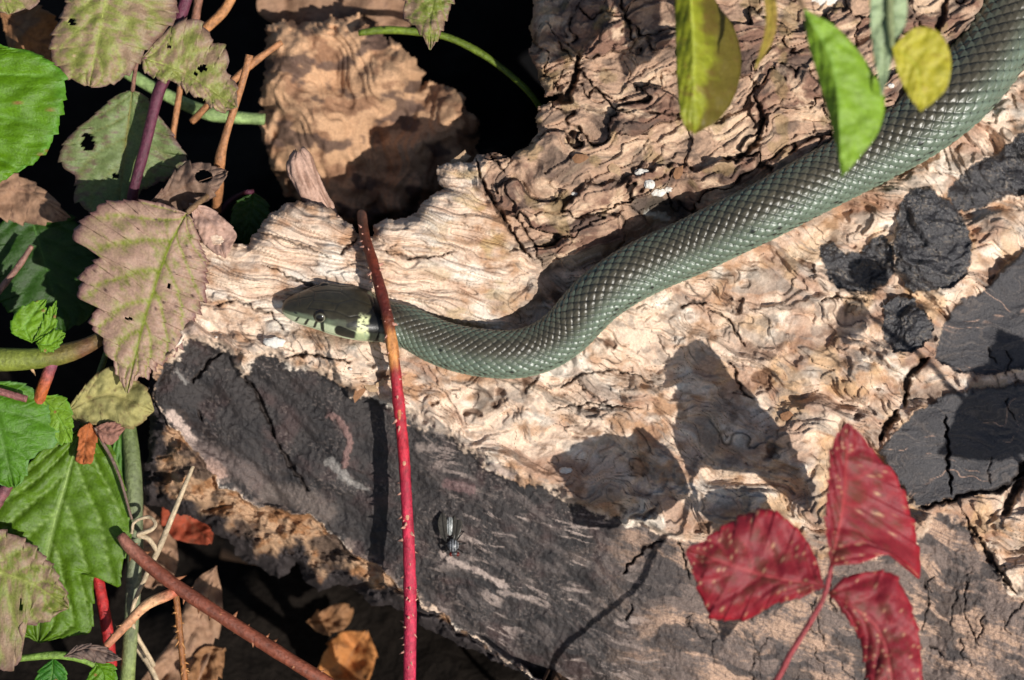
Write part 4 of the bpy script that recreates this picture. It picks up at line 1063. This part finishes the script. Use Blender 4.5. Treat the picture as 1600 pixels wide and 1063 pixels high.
stem('stem', rs, [(152,900,-64,9),(160,940,-60,9.5),(168,988,-62,9.5),(174,1040,-90,9.5)], lin(180,44,44,.8), seed=21)
gst = thing('plant_stalk', 'upright grey green stalk behind the broad pleated leaf', 'stalk', P(200, 1080, -120))
stem('stem', gst, [(198,640,-90,11),(208,740,-84,14),(211,850,-80,13),(206,960,-84,12),(198,1075,-100,12),(196,1130,-200,12)], lin(118,128,96,.75), cols=[(0,lin(112,130,70,.7)),(.5,lin(134,138,112,.72)),(.75,lin(132,146,84,.72)),(1,lin(118,140,50,.7))], ns=14, seed=22)
leaf('stalk_leaf', gst, [(186,655,4),(190,760,0),(176,900,-4)], [(186,655),(176,700),(170,800),(176,900)], [(186,655),(206,690),(208,800),(176,900)], -88, dict(DEEP, base=lin(96,150,56,.66)), teeth=0.5, amp=0.5, seed=41)
gr = thing('grass_straw', 'thin pale dry grass straw with a curled tendril by the brown cane', 'straw', P(215, 930, -60))
stem('straw', gr, [(302,728,-40,3),(286,766,-36,4),(266,815,-32,4.5),(248,858,-30,5),(228,900,-40,4),(206,968,-70,3.5),(240,1040,-120,4)], C_STRAW, seed=23)
stem('tendril', gr, [(246,862,-30,4),(232,842,-24,4),(216,836,-20,4.5),(236,828,-16,3.6),(243,818,-18,3),(232,808,-22,2.8),(210,816,-26,2.6),(206,834,-30,2.4)], C_STRAW, seed=24, n=60)
tw = [('thin broken tan twig with a pale tip in the gap behind the log', [(390,86,-40,6.5),(384,110,-42,6),(372,150,-46,6),(352,214,-56,6.5),(343,256,-66,9),(338,330,-160,8)], C_TANS),
    ('tan twig crossing behind the broken twig with the pale tip', [(440,66,-110,5),(396,98,-100,6),(352,138,-96,6),(300,190,-130,6)], C_TANS),
    ('orange tan cane piece above the mottled leaves', [(372,-30,-110,8),(352,14,-112,8),(318,48,-118,8),(296,70,-150,7)], lin(200,140,90,.8)),
    ('short upright brown twig beside the orange tan cane piece', [(316,-40,-120,7),(310,0,-122,7),(304,40,-128,7),(300,90,-170,6)], lin(150,104,84,.8)),
    ('thin tan twig below the mottled leaf with holes', [(284,120,-110,5),(278,160,-112,5),(270,214,-118,5),(266,270,-200,5)], C_TANS),
    ('blurred pale green stalk lying across the dark hollow', [(190,108,-190,9),(255,146,-186,10),(330,178,-182,11),(414,187,-180,9)], lin(150,176,110,.75)),
    ('thin green runner arching through the dark hollow behind the log', [(560,52,-150,5),(600,47,-150,6),(650,50,-150,6),(704,60,-152,5.5),(770,96,-156,5),(836,156,-170,5),(870,230,-240,5)], lin(110,130,36,.75)),
    ('thin reddish stem lying on the glossy green leaf', [(-30,606,22,6),(0,612,22,6),(42,624,24,5.5)], lin(150,96,92,.8)),
    ('mauve twig crossing the shaded leaf', [(50,384,-90,4),(26,420,-90,5),(-20,478,-92,5)], lin(150,110,96,.8)),
    ('purple brown stem end by the pleated leaf margin', [(-30,830,-10,9),(2,775,-6,9),(16,754,-4,8)], lin(130,80,84,.8)),
    ('dry straw end under the grey green stalk', [(196,990,-150,4),(220,1020,-150,5),(240,1052,-154,4),(260,1100,-170,4)], C_STRAW)]
for k, (lb, pts, cl_) in enumerate(tw):
    t = thing('twig', lb, 'twig', P(*pts[-1][:3]), 'thin stems and twigs among the leaves')
    stem('stem', t, pts, cl_, seed=70 + k, n=50, knots=.2)
# wood splinter standing behind the rim
spn = thing('wood_splinter', 'upright pale broken wood splinter behind the log rim', 'splinter', P(500, 330, -200))
nn, nq = 60, 40
q = spline([(466,238,-62,1),(470,262,-64,1),(482,290,-70,1),(500,326,-84,1),(524,366,-130,1),(540,410,-240,1)], nn)
an = np.linspace(0, 2 * math.pi, nq, endpoint=False)
TT, AN = np.meshgrid(np.linspace(0, 1, nn), an, indexing='ij')
rad = (19 + 5 * TT) * (1 + 0.28 * noise(np.cos(AN) * 1.6 + 5, np.sin(AN) * 1.6 + TT * 0.8, 91) + 0.16 * fbm(AN * 4.0, TT * 2.2, 3, 92) + 0.12 * fbm(np.cos(AN) * 3, TT * 14, 3, 93))
top = 16 * fbm(np.cos(AN) * 1.5, np.sin(AN) * 1.5, 3, 94) * sstep(0.3, 0.0, TT)
rad = rad * (0.35 + 0.65 * sstep(-0.01, 0.05, TT))
sx_ = q[:, 0][:, None] + np.cos(AN) * rad; sy_ = q[:, 1][:, None] + np.sin(AN) * rad * 0.15 + top; sw_ = q[:, 2][:, None] + np.sin(AN) * rad * 0.8
cs = np.ones(TT.shape + (3,)) * lin(208,170,150,.82)
cs = mixc(cs, lin(120,84,66,.8), sstep(-0.1, 0.5, fbm(AN * 3, TT * 5, 4, 95)) * 0.7)
vv = P(sx_, sy_, sw_).reshape(-1, 3)
m_ = len(vv); vv = np.vstack([vv, P(q[0, 0], q[0, 1] + 4, q[0, 2])[None]])
jq = np.arange(nq)
mesh_obj('splinter_wood', vv, [grid_faces(nn, nq, True), np.stack([np.full(nq, m_), (jq + 1) % nq, jq], 1)], np.vstack([cs.reshape(-1, 3), cs[0, :1]]), M_WOOD, spn)
# top leaf tip
leaf_thing('bramble_leaf', 'drooping green purple leaf with a brown shrivelled tip over the dark hollow', GL, [(710,-80),(676,10),(672,78)], [(710,-80),(650,-40),(630,20),(652,44),(672,78)], [(710,-80),(724,-40),(704,12),(686,58),(672,78)], -10, dict(PURP2, base=lin(136,150,60,.75)), teeth=9, amp=4, wrinkle=8, cup=-12, seed=92, petiole=[(730,-130,0,4),(760,-200,-20,4)])
# small sprig at the foot
sp_ = thing('bramble_sprig', 'small pale green sprig with a dusty curled dry leaf at the foot of the plants', 'sprig', P(25, 1032, -10))
stem('stem', sp_, [(-20,1034,-4,5),(40,1028,-2,5.5),(92,1024,0,6.5),(138,1034,-2,6),(176,1060,-10,5)], lin(128,160,70,.75), seed=93)
leaf('leaf', sp_, [(100,1026),(140,1014),(190,1030)], [(100,1026),(124,1008),(160,1010),(190,1030)], [(100,1026),(130,1030),(160,1036),(190,1030)], 6, dict(DEADP, base=lin(130,110,100,.75)), teeth=4, amp=2, wrinkle=8, seed=94, mat=M_DRY)
leaf('leaf', sp_, [(150,1036),(162,1060),(150,1110)], [(150,1036),(136,1060),(130,1090),(150,1110)], [(150,1036),(178,1040),(182,1080),(150,1110)], 2, GREEN, teeth=6, amp=3, seed=95)
leaf('leaf', sp_, [(84,1028),(80,1060),(66,1110)], [(84,1028),(60,1050),(48,1090),(66,1110)], [(84,1028),(104,1050),(98,1090),(66,1110)], -4, dict(GREEN, base=lin(60,130,30,.6)), teeth=6, amp=3, seed=96)
# --- crimson three-part leaf over the log
red = thing('crimson_bramble_leaf', 'crimson three part bramble leaf with pale specks held over the log', 'leaf', P(1100, 1260, 0))
RW = 330
leaf('leaflet', red, [(1298,884),(1316,790),(1325,660)], [(1298,884),(1290,820),(1294,760),(1298,705),(1308,680),(1325,660)], [(1298,884,0),(1345,880,-6),(1385,868,-30),(1418,880,-60),(1438,905,-80),(1430,832,-70),(1404,752,-50),(1372,716,-30),(1350,686,-14),(1325,660,0)], RW + 10, RED, teeth=9, amp=5, nveins=6, quilt=4.5, wrinkle=10, wscale=60, seed=100)
leaf('leaflet', red, [(1288,917),(1190,898),(1072,858)], [(1288,917),(1274,870),(1250,830),(1215,800),(1195,797),(1165,804),(1120,830),(1098,846),(1072,858)], [(1288,917),(1250,934),(1210,944),(1178,964),(1150,969),(1112,966),(1100,940),(1085,900),(1072,858)], RW, RED, teeth=9, amp=5, nveins=6, quilt=4.5, wrinkle=10, wscale=60, seed=101, cup=-10)
leaf('leaflet', red, [(1295,926),(1380,1000),(1404,1195)], [(1295,926),(1315,955),(1343,1000),(1355,1063),(1366,1120),(1404,1195)], [(1295,926),(1320,902),(1360,893),(1395,897),(1420,940),(1435,990),(1440,1063),(1432,1130),(1404,1195)], RW + 4, RED, teeth=10, amp=5, nveins=6, quilt=4.5, wrinkle=10, wscale=60, seed=102, cup=-8)
stem('petiole', red, [(1299,884,RW + 8,3.2),(1292,918,RW,4),(1282,944,RW - 6,4.2),(1262,978,RW - 14,4.4),(1236,1020,RW - 26,4.5),(1205,1072,RW - 44,4.6),(1130,1126,RW - 80,4.6),(1053,1178,200,4.8),(985,1240,20,5),(950,1290,-250,5)], lin(166,70,74,.78), seed=103, n=90)
# --- sprig hanging in from above
hg = thing('hanging_sprig', 'twig hanging in above the snake with green and yellow smooth leaves', 'sprig', P(1250, -140, 430))
stem('twig', hg, [(1000,-150,330,7),(1070,-90,350,7),(1180,-80,400,7),(1290,-90,440,7),(1390,-80,450,7),(1520,-120,450,7),(1700,-200,430,7),(1900,-260,200,8),(2000,-280,-120,8)], lin(110,90,70,.75), seed=110, n=90)
HY = dict(YELL)
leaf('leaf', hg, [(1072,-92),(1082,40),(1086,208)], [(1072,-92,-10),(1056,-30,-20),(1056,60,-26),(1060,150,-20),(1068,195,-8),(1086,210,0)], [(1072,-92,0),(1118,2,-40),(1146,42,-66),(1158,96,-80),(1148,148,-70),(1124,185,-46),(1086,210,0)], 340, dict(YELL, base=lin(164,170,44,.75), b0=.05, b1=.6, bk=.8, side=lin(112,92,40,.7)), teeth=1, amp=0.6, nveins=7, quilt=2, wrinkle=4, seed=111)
leaf('leaf', hg, [(1196,-82),(1204,30),(1180,108)], [(1196,-82),(1192,-20),(1196,40),(1180,108)], [(1196,-82),(1210,-20),(1212,50),(1180,108)], 380, dict(YELL, base=lin(176,150,70,.75)), teeth=1, amp=0.6, quilt=2, wrinkle=4, seed=112, mat=M_DRY)
leaf('leaf', hg, [(1256,14),(1304,110),(1316,276)], [(1256,14,-10),(1262,62,-20),(1284,140,-26),(1302,205,-16),(1316,276,0)], [(1256,14,0),(1308,44,-6),(1354,98,-16),(1381,152,-24),(1374,202,-20),(1346,242,-10),(1316,276,0)], 440, dict(base=lin(146,184,56,.76), vein=lin(150,196,80,.7), vk=.4), teeth=1, amp=0.6, nveins=7, quilt=2, wrinkle=4, seed=113)
leaf('leaf', hg, [(1384,-80),(1386,30),(1378,150)], [(1384,-80),(1362,-20),(1362,60),(1378,150)], [(1384,-80),(1412,-30),(1416,30),(1398,80),(1378,150)], 440, dict(base=lin(176,196,150,.75), vein=lin(200,210,170,.75), vk=.4), teeth=1, amp=0.6, quilt=2, wrinkle=6, seed=114)
leaf('leaf', hg, [(1394,74),(1432,106),(1438,174)], [(1394,74),(1402,112),(1420,150),(1438,174)], [(1394,74),(1430,44),(1466,50),(1485,88),(1481,132),(1462,156),(1438,174)], 450, dict(YELL, base=lin(206,196,60,.78), b0=-.05, b1=.7, bk=.6), teeth=1, amp=0.6, nveins=6, quilt=2, wrinkle=4, seed=115)
stem('petiole', hg, [(1256,14,440,4),(1240,-30,438,4),(1250,-88,432,5)], lin(150,120,90,.75), n=20)
stem('petiole', hg, [(1394,74,450,4),(1390,20,446,5),(1394,-80,450,5)], lin(150,160,110,.75), n=20)
sd = thing('bramble_sprig', 'unseen arching bramble sprig added to cast leaf shadows on the dark slabs', 'sprig', P(2150, 1250, -200))  # out of view, added so its leaves throw shadows on the slabs
stem('stem', sd, [(2180,1290,-260,7),(2120,1160,200,6),(2020,960,460,5),(1900,800,520,5),(1780,700,510,4),(1730,640,500,3)], lin(140,70,70,.75), seed=160, n=70)
for k, (x, y, s_, ang) in enumerate(((1990,880,120,2.6),(1742,712,44,2.0),(1800,640,46,3.6),(2060,820,90,1.2))):
    ca, sa = math.cos(ang), math.sin(ang)
    tr = lambda p: (x + s_ * (p[0] * ca - p[1] * sa), y + s_ * (p[0] * sa + p[1] * ca))
    leaf('leaf', sd, [tr(p) for p in ((-1,0),(0,0.05),(1,0))], [tr(p) for p in ((-1,0),(-.4,.6),(.3,.5),(1,0))], [tr(p) for p in ((-1,0),(-.4,-.6),(.3,-.5),(1,0))], 500, PURP2, teeth=8, amp=4, seed=161 + k, nt=80, ns=8)
# --- fly resting on the bark
fly = thing('fly', 'small grey black fly resting head down on the dark bark', 'fly', P(703, 832, float(hs(703, 832))))
def fpos(x, y, dz): return P(x, y, float(hs_avg(703, 835, 14)) + dz)
AX = np.array([[1, 0, 0], world(0, 1, 0) - np.array([0, 0, Z0]), world(0, 0, 1) - np.array([0, 0, Z0])])
def fcol(base, stripe=None):
    def f(TH, PHI):
        c = np.ones(TH.shape + (3,)) * base
        if stripe is not None:
            lx = np.sin(TH) * np.cos(PHI)
            c = mixc(c, stripe, sstep(0.35, 0.7, np.abs(np.sin(lx * 7))))
        return c
    return f
M_FLY = material('fly_body', 0.35, 0.5, 3000, 0.2, 0.00004)
M_WING = material('fly_wing', 0.2, 0.5, 2500, 0.3, 0, translucent=0.5)
ball('abdomen', fpos(703, 822, 8), AX, np.array([7.5, 15, 6.5]) * PX, fcol(lin(190,194,190,.9), lin(70,72,72)), M_FLY, fly, 14)
ball('thorax', fpos(708, 852, 9), AX, np.array([9, 10.5, 8]) * PX, fcol(lin(150,154,158,.9), lin(30,30,34)), M_FLY, fly, 14)
fhead = ball('head', fpos(710, 865, 7), AX, np.array([7, 4.5, 5.5]) * PX, fcol(lin(60,60,60)), M_FLY, fly, 12)
for sg in (-1, 1):
    ball('eye', fpos(710 + sg * 5, 866, 8), AX, np.array([3.2, 3.6, 3.6]) * PX, fcol(lin(96,30,24)), M_EYE, fhead, 10)
    b0 = [(708 + sg * 6, 846), (706 + sg * 13, 826), (704 + sg * 15, 802)]
    x0 = 703
    leaf('wing', fly, [(x0 + sg * 6, 848), (x0 + sg * 10, 828), (x0 + sg * 13, 800)], [(x0 + sg * 6, 848), (x0 + sg * 4, 830), (x0 + sg * 6, 808), (x0 + sg * 13, 800)], [(x0 + sg * 6, 848), (x0 + sg * 15, 836), (x0 + sg * 19, 816), (x0 + sg * 13, 800)], float(hs_avg(703, 835, 14)) + 13, dict(base=lin(96,92,84,.8), vein=lin(30,28,26), vk=.9), teeth=0.5, amp=0.1, nt=24, ns=5, nveins=4, quilt=0.4, wrinkle=0.5, seed=120, mat=M_WING, rib=False, thick=0.00004)
    for dx_, dy_, y_ in ((16, 6, 858), (20, -2, 851), (17, -14, 844)):
        hb = float(hs_avg(703, 835, 14)); xe, ye = 708 + sg * dx_, y_ + dy_
        stem('leg', fly, [(708 + sg * 6, y_, hb + 6, 1.1), (708 + sg * (dx_ * .6), y_ + dy_ * .4, hb + 11, 1.1), (xe, ye, float(hs(xe, ye)) + 1, .8)], lin(20,20,20), mat=M_FLY, n=14, ns=6)
# --- white crumbs and lichen on the wood
M_WHITE = material('white_lichen', 0.8, 0.2, 1800, 0.15, 0.0003)
for k, (x, y, a, b_) in enumerate(((428,535,17,8),(1003,270,10,7),(1014,288,9,7),(1028,300,13,7),(1045,296,7,5),(897,303,5,3),(548,577,3,2),(1290,-2,26,12),(884,736,10,6),(1392,134,6,4),(338,527,3,2))):
    hh = float(hs_avg(x, y, 5))
    def wc(TH, PHI): return np.ones(TH.shape + (3,)) * lin(240,234,224,.82)
    o = ball('white_lichen', P(x, y, hh + 1.0), AX, np.array([a, b_, 4.5]) * PX, wc, M_WHITE, log, 12)
    me = o.data; co = np.empty(len(me.vertices) * 3, np.float32); me.vertices.foreach_get('co', co); co = co.reshape(-1, 3)
    ctr = co.mean(0); d = co - ctr
    f = 1 + 0.35 * fbm(d[:, 0] / (6 * PX) + k * 9, (d[:, 1] - d[:, 2]) / (6 * PX), 3, 130)
    me.vertices.foreach_set('co', (ctr + d * f[:, None]).astype(np.float32).ravel()); me.update()
# loose chips on the log
rg = np.random.default_rng(5)
for k, (x, y, a) in enumerate(((563,612,13),(580,606,9),(596,598,8),(905,248,12),(960,264,10),(1340,905,8),(1230,650,10),(720,250,14),(880,220,12),(1060,270,10))):
    hh = float(hs_avg(x, y, 6)); th = np.linspace(0, 2 * math.pi, 9, endpoint=False) + rg.random()
    rad = a * (0.6 + 0.6 * rg.random(9)); an = rg.random() * 3
    ex = np.cos(th) * rad * 1.3; ey = np.sin(th) * rad * .7
    lx = x + ex * math.cos(an) - ey * math.sin(an); ly = y + ex * math.sin(an) + ey * math.cos(an)
    tl = rg.normal(size=2) * .2
    v = np.vstack([P(lx, ly, hh + 5 + tl[0] * (lx - x) + tl[1] * (ly - y)), P(lx, ly, hh - 3 + tl[0] * (lx - x)), P(x, y, hh + 7)[None], P(x, y, hh - 4)[None]])
    j = np.arange(9); jn_ = (j + 1) % 9
    f = [np.stack([j, jn_, np.full(9, 18)], 1)[:, ::-1], np.stack([j + 9, jn_ + 9, np.full(9, 19)], 1), np.stack([j, jn_, jn_ + 9, j + 9], 1)]
    c = np.ones((20, 3)) * (lin(196,164,130,.8) if k % 3 else lin(150,110,80,.8))
    mesh_obj('wood_chip', v, f, c, M_WOOD, log, smooth=False)
# ---------------------------------------------------------------- ground
n = 161
ax_ = np.sign(np.linspace(-1, 1, n)) * (0.35 * np.abs(np.linspace(-1, 1, n)) + 24.65 * np.abs(np.linspace(-1, 1, n)) ** 6)
GX, GY = np.meshgrid(ax_, ax_ + 0.05)
GZ = 0.012 * fbm(GX / 0.06, GY / 0.06, 4, 150) * sstep(3, 0.5, np.hypot(GX, GY)) - 0.004
gv = np.stack([GX, GY, GZ], -1).reshape(-1, 3)
gnd = mesh_obj('ground', gv, grid_faces(n, n), None, M_SOIL)
gnd['kind'] = 'structure'
